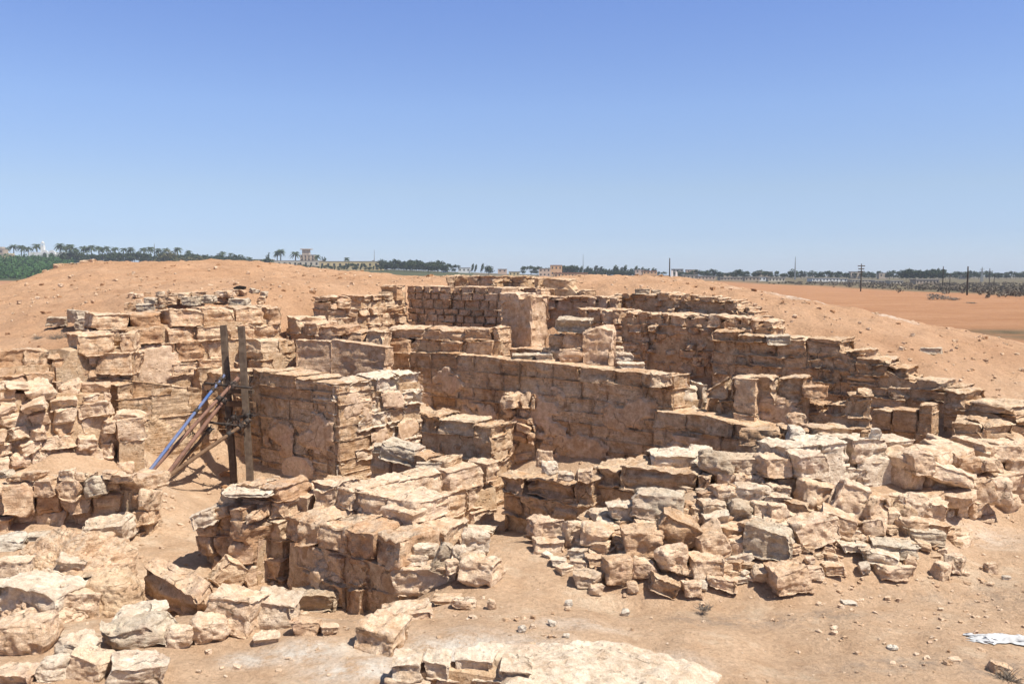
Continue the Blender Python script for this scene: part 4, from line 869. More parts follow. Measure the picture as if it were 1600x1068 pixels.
# the pebbles nobody could count become one object
V_ = []; Q_ = []; T_ = []; n_ = 0
for o in PEB:
    me = o.data; co = np.empty(len(me.vertices)*3, np.float32); me.vertices.foreach_get('co', co); co = co.reshape(-1, 3)
    a = o.rotation_euler.z; co = co@rotm(a).T+np.array(o.location)
    q = np.empty(len(me.loops), np.int32); me.loops.foreach_get('vertex_index', q); V_.append(co); Q_.append(q.reshape(-1, 4)+n_); T_.append(np.full(len(co), random.random())); n_ += len(co)
    bpy.data.objects.remove(o)
o = mesh_np('pebbles', np.vstack(V_), np.vstack(Q_), 'boulder', None, np.concatenate(T_)); meta(o, 'pebbles and crumbs of stone scattered over the sand and the path', 'pebbles', None, 'stuff')

# finer gravel over the sand
def gravel(name, label, N, xr, yr, smin, smax, seed, mat, pw=2.5, test=None):
    rng = np.random.RandomState(seed); x = rng.uniform(*xr, N); y = rng.uniform(*yr, N)
    cl = fbm(np.stack([x*.6, y*.6, x*0+seed], 1), 2); k = (rng.rand(N) < np.clip(.45+.8*cl, .05, 1)); x, y = x[k], y[k]; z = TZ(x, y)
    if test is not None: k = test(x, y, z); x, y, z = x[k], y[k], z[k]
    n = len(x); s_ = smin+(smax-smin)*rng.rand(n)**pw
    p0, q0 = tpl(2); p0 = p0/np.linalg.norm(p0, axis=1, keepdims=True)**.6
    P = p0[None]*(s_[:, None, None])*(.6+.8*rng.rand(n, 1, 3))*np.array([1, 1, .65])*(1+.25*rng.randn(n, len(p0), 1))
    a = rng.rand(n)*6.28; ca, sa = np.cos(a)[:, None], np.sin(a)[:, None]
    P = np.stack([P[:, :, 0]*ca-P[:, :, 1]*sa, P[:, :, 0]*sa+P[:, :, 1]*ca, P[:, :, 2]], -1)+np.stack([x, y, z+s_*.15], 1)[:, None]
    Q = (q0[None]+(np.arange(n)*len(p0))[:, None, None]).reshape(-1, 4)
    o = mesh_np(name, P.reshape(-1, 3), Q, mat, None, np.repeat(rng.rand(n), len(p0)), smooth=False); meta(o, label, 'gravel', None, 'stuff')
gravel('gravel', 'fine gravel and chips strewn over the near ground', 9000, (-8, 9), (5.5, 13), .004, .032, 1, 'boulder', 4)
gravel('gravel', 'darker grit and clods strewn over the sand mounds', 6000, (-18, 16), (13.5, 32), .01, .05, 2, 'stone', 4)
gravel('gravel', 'reddish clods dotted over the sand mounds', 1500, (-18, 16), (14, 32), .015, .07, 3, 'clod', 3)

# crumbling earth-and-rubble masses at the front corner
def mass(name, label, c, rx, ry, h, seed, mat='pale', N=120, lump=.12, cat='rubble mass'):
    t = np.linspace(0, 2*math.pi, N*2, endpoint=False); u = np.linspace(0, 1, N)
    T, U = np.meshgrid(t, u); r = np.sin(U*math.pi/2)**.62; zz = np.cos(U*math.pi/2)**.55
    x = np.cos(T); y = np.sin(T); k = (np.abs(x)**3.2+np.abs(y)**3.2)**(-1/3.2)
    P = np.stack([(x*k*r).ravel()*rx, (y*k*r).ravel()*ry, (zz.ravel())*h], 1)
    rg = np.random.RandomState(int(seed*10))
    for _ in range(22):
        m_ = rg.randn(3); m_[2] = abs(m_[2])*.7; m_ /= np.linalg.norm(m_); sup = (P@m_).max(); dd = sup*(1-.07-.17*rg.rand()); e = np.maximum(P@m_-dd, 0); P = P-e[:, None]*m_*.9
    q = P*1.0+seed
    f = fbm(q*1.6, 3); rd = 1-np.abs(fbm(q*3.0+9, 4)); rd2 = 1-np.abs(fbm(q*7+29, 3)); st = vnoise(q*np.array([1.5, 1.5, 9]))+.6*vnoise(q*np.array([3, 3, 21.]))
    cell = np.floor(fbm(q*2.1+60, 2)*4)/4
    d = lump*(f*.9-.35*np.clip(rd, 0, 1)**6-.25*np.clip(rd2, 0, 1)**6+.22*st+.45*cell)+.022*fbm(q*10, 4)
    nn = P/np.array([rx*rx, ry*ry, h*h]); nn /= np.maximum(np.linalg.norm(nn, axis=1, keepdims=True), 1e-6)
    P = P+nn*d[:, None]
    i = np.arange(N*2*N).reshape(N, N*2); j = np.roll(i, -1, 1)
    q4 = np.stack([i[:-1], i[1:], j[1:], j[:-1]], -1).reshape(-1, 4)
    o = mesh_np(name, P, q4, mat, None, np.full(len(P), .6)); o.location = c; meta(o, label, cat, None, 'thing'); return o
def at(px, Y, z): return (ray(px, 500)[0]*Y, Y, z)
a = at(75, 9.3, -.3); mass('rubble_mass', 'pale crumbling mass of earth and stone at the near corner of the ruin', a, .80, .66, .90, 3.1, 'stone')
a = at(45, 8.5, -.3); mass('rubble_mass', 'lower shoulder of pale conglomerate behind the big cracked boulder', a, .55, .3, .5, 8.4, 'boulder')
a = at(160, 8.75, -.3); mass('rubble_mass', 'crumbly orange bank under the squared block', a, .36, .34, .58, 5.7, 'rubblecore', lump=.06)
a = at(585, 10.35, -.5); mass('rubble_mass', 'pitted pale crown of rubble on the front wall', a, .78, .5, 1.16, 12.3, 'boulder', lump=.13)
a = at(665, 9.75, -.4); mass('rubble_mass', 'bright eroded shoulder behind the small stone cluster', a, .5, .5, .88, 22.9, lump=.15)
a = at(890, 6.9, -.3); mass('rubble_mass', 'low white chalky rise behind the broken pale wall end', a, 1.75, .55, .50, 14.9, lump=.03)
a = at(560, 13.6, -.4); mass('rubble_mass', 'sandy rubble spill at the foot of the bright eroded face', a, .7, .5, .55, 41.1, 'rubblecore', lump=.16)
a = at(1390, 10.7, -.1); mass('rubble_mass', 'fallen earth and pebbles in the hollow of the heap', a, .6, .6, .55, 44.1, 'rubblecore', lump=.16)

# ------------------------------------------------------------------ timber props
def tube(p0, p1, r0, r1=None, k=10, wob=0, seed=0, seg=10, square=False):
    r1 = r1 or r0; p0 = np.array(p0, float); p1 = np.array(p1, float); d = p1-p0; L = np.linalg.norm(d); d /= L
    a = np.cross(d, [0, 0, 1.0]) if abs(d[2]) < .95 else np.cross(d, [1.0, 0, 0]); a /= np.linalg.norm(a); b = np.cross(d, a)
    rng = np.random.RandomState(seed); V = []; Q = []
    kk = 4 if square else k
    for i in range(seg+1):
        t = i/seg; r = r0+(r1-r0)*t; c = p0+d*L*t+a*wob*math.sin(t*5+seed)+b*wob*math.cos(t*4+seed*2)
        for j in range(kk):
            an = 2*math.pi*(j+.5)/kk; V.append(c+(a*math.cos(an)+b*math.sin(an))*r*(1+.05*rng.randn()))
    for i in range(seg):
        for j in range(kk): Q.append((i*kk+j, i*kk+(j+1) % kk, (i+1)*kk+(j+1) % kk, (i+1)*kk+j))
    V = np.array(V); n0 = len(V); V = np.vstack([V, p0, p1])
    for j in range(kk): Q.append((j, n0, n0, (j+1) % kk)); e = seg*kk; Q.append((e+j, e+(j+1) % kk, n0+1, n0+1))
    return V, Q
def join(parts):
    V = []; Q = []; n = 0
    for v, q in parts: V.append(np.asarray(v)); Q += [tuple(i+n for i in f) for f in q]; n += len(v)
    return np.vstack(V), Q
def pymesh(name, v, q, mat, parent=None, smooth=True):
    me = bpy.data.meshes.new(name)
    me.from_pydata([tuple(map(float, p)) for p in v], [], [tuple(dict.fromkeys(f)) for f in q]); me.update()
    me.polygons.foreach_set('use_smooth', np.full(len(me.polygons), smooth, dtype=bool))
    me.materials.append(M[mat]); o = bpy.data.objects.new(name, me); COL.objects.link(o); o.parent = parent; return o
def prop(name, label, cat, p0, p1, r0, mat, r1=None, square=False, clamps=(), group=None, wob=.006, seed=1, twig=()):
    p0 = np.array(p0, float); p1 = np.array(p1, float); root = empty(name, tuple(p0)); meta(root, label, cat, group, 'thing')
    v, q = tube(p0*0, p1-p0, r0, r1, 12, wob, seed, 14, square); pymesh('timber' if mat in ('wood', 'woodgrey') else 'pipe', v, q, mat, root, not square)
    for t in clamps:
        c = (p1-p0)*t; d = (p1-p0)/np.linalg.norm(p1-p0)
        parts = [tube(c-d*.04, c+d*.04, r0*1.5, None, 10, 0, 3, 2), tube(c-np.array([.09, 0, .02]), c+np.array([.09, 0, .03]), .011, None, 6, 0, 1, 2), tube(c-np.array([.0, .07, .06]), c+np.array([.02, .06, .08]), .010, None, 6, 0, 2, 2)]
        v, q = join(parts); pymesh('clamp', v, q, 'iron', root)
    return root
for _i, (_px, _py, _Y) in enumerate(((352, 600, 14.7), (372, 655, 14.6), (300, 672, 14.35))):
    c = np.array(W(_px, _py, _Y)); rg = np.random.RandomState(_i); P_ = []
    for _k in range(7):
        a_ = rg.randn(3)*.09; P_.append(tube(c+rg.randn(3)*.03, c+a_+np.array([0, 0, -.05]), .007, .004, 5, .02, _k, 5))
    v, q = join(P_); o = pymesh('wire_tie', v, q, 'iron'); meta(o, ['twisted wire tie at the top of the blue pipe', 'twisted wire tie where the brown poles meet the post', 'twisted wire tie halfway along the brown poles'][_i], 'wire', None, 'thing')
zf = -.32
def post(pxt, pyt, pxb, pyb, Yb, Yt, label, r, seed):
    prop('timber_post', label, 'post', W(pxb, pyb, Yb), W(pxt, pyt, Yt), r, 'woodgrey', r*.95, True, (), None, .004, seed)
post(349, 508, 366, 762, 15.05, 15.35, 'weathered square timber post with a ragged top, farther from the big block', .072, 2)
post(377, 510, 392, 768, 14.75, 15.1, 'weathered square timber post standing close to the big block', .07, 5)
prop('prop_pipe', 'faded blue steel pipe slanting up to the timber posts', 'prop', W(222, 750, 12.6), W(350, 586, 15.0), .025, 'blue', None, False, (.62, .84, .95), None, 0, 1)
prop('prop_pipe', 'blue-tipped steel pipe with rusty lower half ending between the posts', 'prop', W(222, 752, 13.2), W(372, 590, 14.9), .03, 'rust', None, False, (.78, .93), None, 0, 2)
prop('prop_pole', 'long rusty brown pole with two iron clamps below the blue pipe', 'prop', W(221, 794, 13.2), W(352, 622, 14.7), .035, 'rust', None, False, (.97,), None, .004, 3)
prop('prop_pole', 'thin brown pole wired to the lower end of its neighbour and the inner post', 'prop', W(230, 768, 13.3), W(390, 655, 14.75), .032, 'wood', None, False, (.78, .9, .97), None, .008, 4)
prop('prop_pole', 'short dark timber brace beneath the slanting poles', 'prop', W(255, 752, 13.9), W(330, 668, 14.6), .03, 'wood', None, False, (.95,), None, .006, 5)
prop('cross_bar', 'upper horizontal iron bar clamped across the posts', 'bar', W(320, 598, 14.75), W(394, 606, 14.75), .02, 'iron', None, False, (.25, .6), None, 0, 6)
prop('cross_bar', 'lower horizontal bar clamped across the slanting poles', 'bar', W(324, 659, 14.55), W(384, 666, 14.6), .02, 'iron', None, False, (.5, .9), None, 0, 7)
prop('cross_board', 'grey board nailed behind the posts just under the upper bar', 'board', W(352, 610, 15.15), W(396, 612, 15.0), .05, 'woodgrey', None, True, (), None, 0, 8)
prop('cross_board', 'second grey board behind the posts above the dark bracket', 'board', W(356, 630, 15.15), W(398, 632, 15.0), .06, 'wood', None, True, (), None, 0, 9)
prop('iron_bracket', 'black iron bracket fixed between the posts above the lower bar', 'bracket', W(352, 654, 14.95), W(396, 648, 14.8), .035, 'iron', None, True, (.3, .8), None, 0, 10)

# ------------------------------------------------------------------ white sheet, burrow, dry plants
def sheet():
    n = 40; V = []; Q = []
    for i in range(n+1):
        for j in range(n//2+1):
            u = i/n-.5; v = j/(n//2)-.5; e = max(0, 1-abs(u*2)**3)*max(0, 1-abs(v*2)**3)
            p = np.array([[u*9, v*6, 0.]]); z = .02*e*(1+1.2*float(fbm(p*1.1, 3)[0]))+.004
            V.append((u*.62*(1+.2*float(vnoise(p*2)[0])), v*.20*(1+.4*float(vnoise(p*1.4+7)[0])), z))
    m = n//2+1
    for i in range(n):
        for j in range(n//2): Q.append((i*m+j, (i+1)*m+j, (i+1)*m+j+1, i*m+j+1))
    o = pymesh('crumpled_sheet', V, Q, 'cloth'); c = W(1572, 1002, 7.75); o.location = (c[0], c[1], T1(c[0], c[1])+.01); o.rotation_euler = (0, 0, R(-4))
    meta(o, 'crumpled white sheet lying flat on the dusty path', 'sheet', None, 'thing')
sheet()
def burrow():
    Y = hit(374, 450) or 22; c = W(374, 450, Y); d = .25
    nx, ny = (T1(c[0]-d, Y)-T1(c[0]+d, Y))/(2*d), (T1(c[0], Y-d)-T1(c[0], Y+d))/(2*d)
    t = np.linspace(0, 2*math.pi, 24, endpoint=False); rng = np.random.RandomState(3)
    V = []; 
    for r_, zz in ((1.0, .012), (.75, .03), (.4, .04)):
        for a in t: rr_ = r_*(1+.12*math.sin(3*a+1)+.06*rng.randn()); x, y = .13*rr_*math.cos(a), .16*rr_*math.sin(a); V.append((x, y, zz-nx*x-ny*y))
    V.append((0, 0, .04)); Q = []
    for k in range(2):
        for m in range(24): Q.append((k*24+m, k*24+(m+1) % 24, (k+1)*24+(m+1) % 24, (k+1)*24+m))
    for m in range(24): Q.append((48+m, 48+(m+1) % 24, 72))
    o = pymesh('burrow_shade', V, Q, 'hole'); o.location = (c[0], Y, T1(c[0], Y)); meta(o, 'animal burrow in the side of the sand mound, its inner shade painted dark', 'burrow', None, 'thing')  # no real hollow: dark disc on the slope, shade put into its colour
burrow()
def leafcloud(rng, n, rx, ry, rz, cz, size, clumps=9, shell=.5):
    """leaf faces gathered in clumps through a crown"""
    cc = rng.normal(size=(clumps, 3)); cc /= np.linalg.norm(cc, axis=1, keepdims=True); cc *= (.25+.6*rng.rand(clumps, 1)); 
    k = rng.randint(0, clumps, n); d = rng.normal(size=(n, 3)); d /= np.linalg.norm(d, axis=1, keepdims=True)
    P = (cc[k]+d*(.28+.22*rng.rand(clumps)[k])[:, None]*(rng.rand(n, 1)**.4))*np.array([rx, ry, rz])+np.array([0, 0, cz])
    A = rng.normal(size=(n, 3)); A /= np.linalg.norm(A, axis=1, keepdims=True); B = np.cross(A, rng.normal(size=(n, 3))); B /= np.linalg.norm(B, axis=1, keepdims=True)
    s = size*(.6+.8*rng.rand(n, 1))
    V = np.stack([P-A*s-B*s*.5, P+A*s-B*s*.5, P+A*s+B*s*.5, P-A*s+B*s*.5], 1).reshape(-1, 3)
    return V, np.arange(n*4).reshape(-1, 4)
LIB = {}
def reg(kind, root_name, builder):
    LIB[kind] = (root_name, builder, None)
def put(kind, loc, s, label, group, cat, rz=0, sz=None):
    rn, builder, proto = LIB[kind]
    if proto is None:
        parts = builder(); LIB[kind] = (rn, builder, parts)
        new = True
    else: new = False; parts = proto
    root = empty(rn, loc, rz); root.scale = (s, s, sz or s); meta(root, label, cat, group, 'thing')
    for i, o in enumerate(parts):
        c = o if new else o.copy()
        if not new: COL.objects.link(c)
        c.parent = root
    return root
def b_tree(seed, rx, rz, cz, n, size, mat='leaf', clumps=10, lean=0):
    def f():
        rng = np.random.RandomState(seed); v, q = leafcloud(rng, n, rx, rx, rz, cz, size, clumps); v[:, 0] += lean*np.maximum(v[:, 2], 0)
        parts = [tube((0, 0, -1), (lean*cz, 0, cz), .05*cz/1.5, .02*cz, 7, .02, seed, 5)]
        for k in range(4):
            a = rng.rand()*6.28; parts.append(tube((lean*cz*.5, 0, cz*.5), (lean*cz+math.cos(a)*rx*.6, math.sin(a)*rx*.6, cz+rz*.3*rng.rand()), .02*cz, .008*cz, 5, .01, k, 3))
        tv, tq = join(parts)
        return [mesh_np('crown', v, q, mat, None, smooth=False), pymesh('trunk', tv, tq, 'trunk')]
    return f
def b_palm(seed):
    def f():
        rng = np.random.RandomState(seed); V = []; Q = []
        for k in range(34):
            a = k*2.399+rng.rand()*.3; el = rng.uniform(-.5, 1.25); L = rng.uniform(.28, .38); pts = []
            d = np.array([math.cos(a), math.sin(a), 0]); side = np.array([-math.sin(a), math.cos(a), 0])
            for i in range(6):
                t = i/5; p = d*L*t*math.cos(el*(1-.3*t))+np.array([0, 0, 1+L*(math.sin(el)*t-.75*t*t)]); w = .035*math.sin(math.pi*(.12+.85*t))+.004
                pts.append((p-side*w-np.array([0, 0, w*.6]), p, p+side*w-np.array([0, 0, w*.6])))
            for i in range(5):
                b = len(V); V += [*pts[i], *pts[i+1]]; Q += [(b, b+1, b+4, b+3), (b+1, b+2, b+5, b+4)]
        tv, tq = tube((0, 0, -.2), (0, 0, 1.0), .032, .026, 7, .01, seed, 6)
        return [mesh_np('crown', np.array(V), np.array(Q), 'palmleaf', None, smooth=False), pymesh('trunk', tv, tq, 'trunk')]
    return f
for i in range(3): reg('palm%d' % i, 'palm_tree', b_palm(i+3))
for i in range(3): reg('tree%d' % i, 'broadleaf_tree', b_tree(20+i, .48, .42, .58, 420, .045))
for i in range(2): reg('olive%d' % i, 'olive_tree', b_tree(30+i, .55, .42, .52, 420, .045, 'olive'))
for i in range(2): reg('cyp%d' % i, 'cypress_tree', b_tree(40+i, .17, .48, .56, 260, .04, 'leaf', 9, .16))
for i in range(2): reg('pine%d' % i, 'conifer_tree', b_tree(50+i, .2, .52, .56, 260, .04, 'leaf', 12, 0))
for i in range(3): reg('bush%d' % i, 'desert_bush', b_tree(60+i, .9, .42, .34, 380, .05, 'drybush', 12))
def far(kind, px, Y, hpx, label, group, cat='tree', wide=1, dz=0):
    x = (px-800)/1400*Y; s = hpx*Y/1400*1.02; z = float(far_z(np.array([x]), np.array([Y]))[0])
    r = put(kind, (x, Y, z-.03*s+dz), s, label, group, cat, random.random()*6.28 if 'cyp' not in kind else random.uniform(-.5, .5)); r.scale = (s*wide, s*wide, s); return r
_u = 'first second third fourth fifth sixth seventh eighth ninth'.split()
ORD = ['first', 'second', 'third', 'fourth', 'fifth', 'sixth', 'seventh', 'eighth', 'ninth', 'tenth', 'eleventh', 'twelfth', 'thirteenth', 'fourteenth', 'fifteenth', 'sixteenth', 'seventeenth', 'eighteenth', 'nineteenth', 'twentieth']+['twenty-'+x for x in 'first second third fourth fifth sixth seventh eighth ninth'.split()]+['thirtieth']+['thirty-'+x for x in 'first second third fourth fifth sixth seventh eighth ninth'.split()]
for _t, _th in (('forty', 'fortieth'), ('fifty', 'fiftieth'), ('sixty', 'sixtieth'), ('seventy', 'seventieth'), ('eighty', 'eightieth')): ORD += [_th]+[_t+'-'+x for x in _u]
G_P = 'date palms along the town ridge'
pal = [(25, 17), (37, 16), (41, 14), (48, 14), (61, 18), (97, 19), (107, 16), (113, 18), (121, 13), (134, 16), (139, 14), (146, 17), (158, 16), (163, 14), (170, 16), (183, 15), (196, 14), (207, 15), (227, 15), (238, 16), (250, 14), (262, 15), (280, 16), (297, 12), (350, 12), (363, 10), (435, 15), (440, 18)]
for i, (px, h) in enumerate(pal):
    far('palm%d' % (i % 3), px, 690, h+6, ORD[i]+' date palm of the long ridge row, counted from the tan villa', G_P, 'palm', 1.15)
far('palm0', 13, 700, 19, 'date palm between the tan villa and the yellow house', None, 'palm', 1.2)
far('palm1', 463, 640, 24, 'thick date palm right beside the towered villa', None, 'palm', 1.3)
far('palm2', 497, 640, 20, 'date palm on the open side of the towered villa', None, 'palm', 1.1)
far('pine0', 507, 640, 22, 'dark conifer next to the towered villa', None, 'tree')
far('pine1', 420, 680, 20, 'slender conifer above the long tree belt', None, 'tree')
far('tree0', 570, 620, 14, 'low round tree over the long cream wall', None)
far('tree1', 585, 620, 16, 'round tree under the thin mast over the cream wall', None)
far('palm1', 543, 620, 18, 'small palm sticking up over the long cream wall', None, 'palm')
far('olive0', 268, 600, 32, 'tallest olive-green tree of the clump on the mound skyline', None, 'tree', 1.1)
for px, h, w in ((255, 24, 1.2), (283, 24, 1.3), (296, 22, 1.4), (316, 22, 1.4), (332, 19, 1.5), (342, 16, 1.3)):
    far('olive%d' % (px % 2), px, 600, h, ORD[[255, 283, 296, 316, 332, 342].index(px)]+' bushy olive-green tree on the mound skyline, counted from the mast', 'olive-green trees on the mound skyline', 'tree', w)
rr = random.Random(5)
for i in range(14):
    px = 338+i*6.2; far('tree%d' % (i % 3), px, 620+rr.uniform(-15, 15), rr.uniform(12, 19), ORD[i]+' dark shrubby tree on the skyline between the mast and the cream compound', 'shrubby trees on the skyline', 'tree', 1.5)
for i in range(46):
    px = 104+i*6.1+rr.uniform(-2, 2); far('tree%d' % (i % 3), px, 640+rr.uniform(-15, 30), rr.uniform(15, 21), ORD[i]+' low dark tree of the belt under the palms, counted from the church', 'low trees under the palms', 'tree', 1.4)
for i in range(30):
    px = 405+i*6.6+rr.uniform(-2, 2); far('tree%d' % (i % 3) if i % 3 else 'cyp0', px, 590+rr.uniform(-10, 10), rr.uniform(8, 14), ORD[i]+' small tree before the cream compound, counted from the town ridge', 'small trees before the cream wall', 'tree', 1.2)
for i in range(34):
    px = 596+i*2.9+rr.uniform(-2, 2); far('tree%d' % (i % 3), px, 600+rr.uniform(-15, 15), rr.uniform(13, 20), ORD[i]+' dark tree of the dense row, counted from the cream compound', 'dense tree row beyond the green field', 'tree', 1.1)
for px, h in ((737, 16), (742, 15), (752, 17)): far('cyp0', px, 640, h, ORD[[737, 742, 752].index(px)]+' thin tall tree past the end of the dense row', 'thin trees behind the row end', 'tree')
far('tree0', 764, 560, 16, 'solitary dark round tree in the middle of the plain', None, 'tree', 1.6); 
for px, h in ((817, 10), (829, 11), (840, 10), (852, 8), (862, 8), (700, 10), (712, 9)): far('tree1', px, 640, h+4, ORD[[817, 829, 840, 852, 862, 700, 712].index(px)]+' small tree among the distant pink houses', 'small trees among pink houses', 'tree', 1.4)
for px, h in ((878, 14), (884, 15), (890, 16), (895, 14), (867, 13)): far('tree2', px, 640, h+4, ORD[[878, 884, 890, 895, 867].index(px)]+' dark rounded tree behind the orange house', 'rounded trees behind the orange house', 'tree', 1.2)
for i in range(30):
    px = 898+i*4.2+rr.uniform(-1.5, 1.5); far('cyp%d' % (i % 2), px, 640+rr.uniform(-10, 20), rr.uniform(12, 20), ORD[i]+' wind-bent tree of the windbreak, counted from the orange house', 'wind-bent trees of the far windbreak', 'tree', 1.3)
for i in range(16):
    px = 900+i*7+rr.uniform(-2, 2); far('tree%d' % (i % 3), px, 600, rr.uniform(8, 11), ORD[i]+' low round tree under the windbreak, counted from the orange house', 'low trees under the windbreak', 'tree', 1.5)
for px in (1028, 1036, 1075, 1090, 1115, 1122): far('tree1', px, 640, 9, ORD[[1028, 1036, 1075, 1090, 1115, 1122].index(px)]+' small tree beyond the white pillars and the domed house', 'small trees between middle houses', 'tree', 1.3)
far('tree2', 1152, 560, 18, 'dark upright tree behind the low white-walled yard', None, 'tree', .9)
far('tree0', 1238, 560, 17, 'dark leaning tree at the foot of the tall lattice mast', None, 'tree', 1.0)
for i in range(24):
    px = 1407+i*3.0+rr.uniform(-1, 1); far('tree%d' % (i % 3), px, 520+rr.uniform(-8, 8), rr.uniform(15, 19), ORD[i]+' tree of the solid dark clump, counted from the utility pole', 'solid dark tree clump on the plain', 'tree', .9)
for i in range(80):
    px = 1060+i*6.8+rr.uniform(-4, 4)
    if 1400 < px < 1480: continue
    far('tree%d' % (i % 3), px, 640+rr.uniform(-40, 20), rr.uniform(9, 14), ORD[i]+' hazy tree along the flat horizon, counted from the white pillars', 'hazy trees on the flat horizon', 'tree', 1.6)
# orchard and saltbush: masses
def scattermass(name, label, kind_, pts, hmin, hmax, size, per, mat):
    rng = np.random.RandomState(9); V = []; n = 0
    for x, y in pts:
        h = rng.uniform(hmin, hmax); z = float(far_z(np.array([x]), np.array([y]))[0]); v, q = leafcloud(rng, per, h*1.1, h*1.1, h*.55, h*.45, size, 4)
        V.append(v+np.array([x, y, z]))
    V = np.vstack(V); o = mesh_np(name, V, np.arange(len(V)).reshape(-1, 4), mat, None, smooth=False); meta(o, label, kind_, None, 'stuff'); return o
rng = np.random.RandomState(2); pts = []
for _ in range(900):
    Y = rng.uniform(470, 690); px = rng.uniform(-60, 118); pts.append(((px-800)/1400*Y, Y))
scattermass('orchard_foliage', 'dense green orchard filling the low ground before the town', 'orchard', pts, 3.5, 5.5, .55, 26, 'orchard')
pts = []
for _ in range(2600):
    Y = 130+rng.rand()**1.0*330; px = rng.uniform(1120, 1700)
    lim = 438+ (px-1120)/480*26
    pyb = np.interp(Y, [140, 300, 500], [462, 445, 438])
    if pyb > lim+rng.normal()*2.5 or pyb < 442.5+rng.rand(): continue
    pts.append(((px-800)/1400*Y, Y))
scattermass('saltbush_vegetation', 'grey-brown saltbush scrub covering the far plain', 'scrub', pts, .4, 1.05, .16, 30, 'scrubleaf')
def bush(px, py, hp, label, s=1, mat=0, wide=1.5):
    Y = hit(px, py, 20, 140) or 60; x = ray(px, py)[0]*Y; h = hp*Y/1400
    r = put('bush%d' % mat, (x, Y, T1(x, Y)-.05*h), h, label, None, 'bush', 0); r.scale = (h*wide, h*wide, h)
bush(1463, 468, 15, 'round grey desert bush on the orange plain', mat=0); bush(1487, 469, 9, 'low grey desert bush beside the round one', mat=1, wide=2)
bush(1242, 456, 8, 'flat olive bush on the near edge of the plain', mat=2, wide=2.4); bush(1268, 457, 6, 'thin dry bush beside the flat olive one', mat=0, wide=2)
bush(1517, 474, 4, 'spreading dead twigs on the orange plain', mat=1, wide=3)
for i, (px, py, Y, hp, lab) in enumerate(((88, 524, 15.9, 13, 'wiry grey thorn bush against the low far wall'), (108, 522, 16.0, 11, 'smaller wiry thorn bush beside the high wall end'), (60, 526, 16, 7, 'faint dry tuft on the sand shelf'), (1575, 1055, 6.9, 22, 'tangle of dry purple twigs at the path edge'), (1100, 948, 8.6, 10, 'small yellowish dry weed at the heap foot'))):
    c = W(px, py, Y); h = hp*Y/1400; z = max(c[2]-h/2, T1(c[0], c[1])-.01); rng2 = np.random.RandomState(i); parts = []
    for k in range(70):
        a = rng2.rand()*6.28; e = rng2.uniform(.2, 1.3); L = h*rng2.uniform(.5, 1.2); d = np.array([math.cos(a)*math.cos(e)*1.5, math.sin(a)*math.cos(e)*1.5, math.sin(e)])*L; b = np.array([rng2.normal()*h*.4, rng2.normal()*h*.25, 0])
        parts.append(tube(b, b+d, .0035, .0015, 3, .004, k, 3))
    v, q = join(parts); o = pymesh('dry_shrub', v, q, 'drybush'); o.location = (c[0], c[1], z); meta(o, lab, 'shrub', None, 'thing')

# ------------------------------------------------------------------ far buildings
def boxm(parts, x0, x1, y0, y1, z0, z1):
    v = [(x0, y0, z0), (x1, y0, z0), (x1, y1, z0), (x0, y1, z0), (x0, y0, z1), (x1, y0, z1), (x1, y1, z1), (x0, y1, z1)]
    parts.append((v, [(0, 3, 2, 1), (4, 5, 6, 7), (0, 1, 5, 4), (1, 2, 6, 5), (2, 3, 7, 6), (3, 0, 4, 7)]))
def house(px0, px1, ptop, pbase, Y, wall_, label, cat='house', wins=3, floors=1, roof='greyroof', group=None, name='far_house', upper=None, win=True, rz=0):
    s = Y/1400; xc = ((px0+px1)/2-800)*s; wd = (px1-px0)*s; zb = H-(pbase-430)*s; h = (pbase-ptop)*s; dp = max(wd*.6, 4)
    gz_ = float(far_z(np.array([xc]), np.array([Y]))[0])
    root = empty(name, (xc, Y, zb), rz); meta(root, label, cat, group, 'thing')
    P = []; boxm(P, -wd/2, wd/2, 0, dp, min(-.3, gz_-zb-.3), h-.25); v, q = join(P); pymesh('wall', v, q, wall_, root, False)
    P = []; boxm(P, -wd/2-.15, wd/2+.15, -.15, dp+.15, h-.25, h); v, q = join(P); pymesh('roof', v, q, roof, root, False)
    if upper:
        a, b, t = upper; P = []; boxm(P, (a-(px0+px1)/2)*s, (b-(px0+px1)/2)*s, .8, dp*.8, h, h+t*s); v, q = join(P); pymesh('upper_storey', v, q, wall_, root, False)
    if win:
        for f in range(floors):
            for i in range(wins):
                x = -wd/2+wd*(i+.5)/wins; z0 = h/floors*(f+.32); hh = h/floors*.36; ww = min(wd/wins*.35, 1.4)
                P = []; boxm(P, x-ww/2, x+ww/2, -.06, .04, z0, z0+hh); v, q = join(P); w_ = pymesh('window', v, q, 'glass', root, False)
    return root
house(-14, 9, 389, 405, 690, 'brownwall', 'tan villa at the end of the town ridge', wins=3, floors=2, upper=(-5, 6, 3))
house(6, 22, 398, 406, 670, 'yellowwall', 'yellow house in front of the palms', wins=3, upper=(14, 22, 2))
house(24, 33, 400, 407, 680, 'brownwall', 'low brown annex beside the yellow house', wins=2)
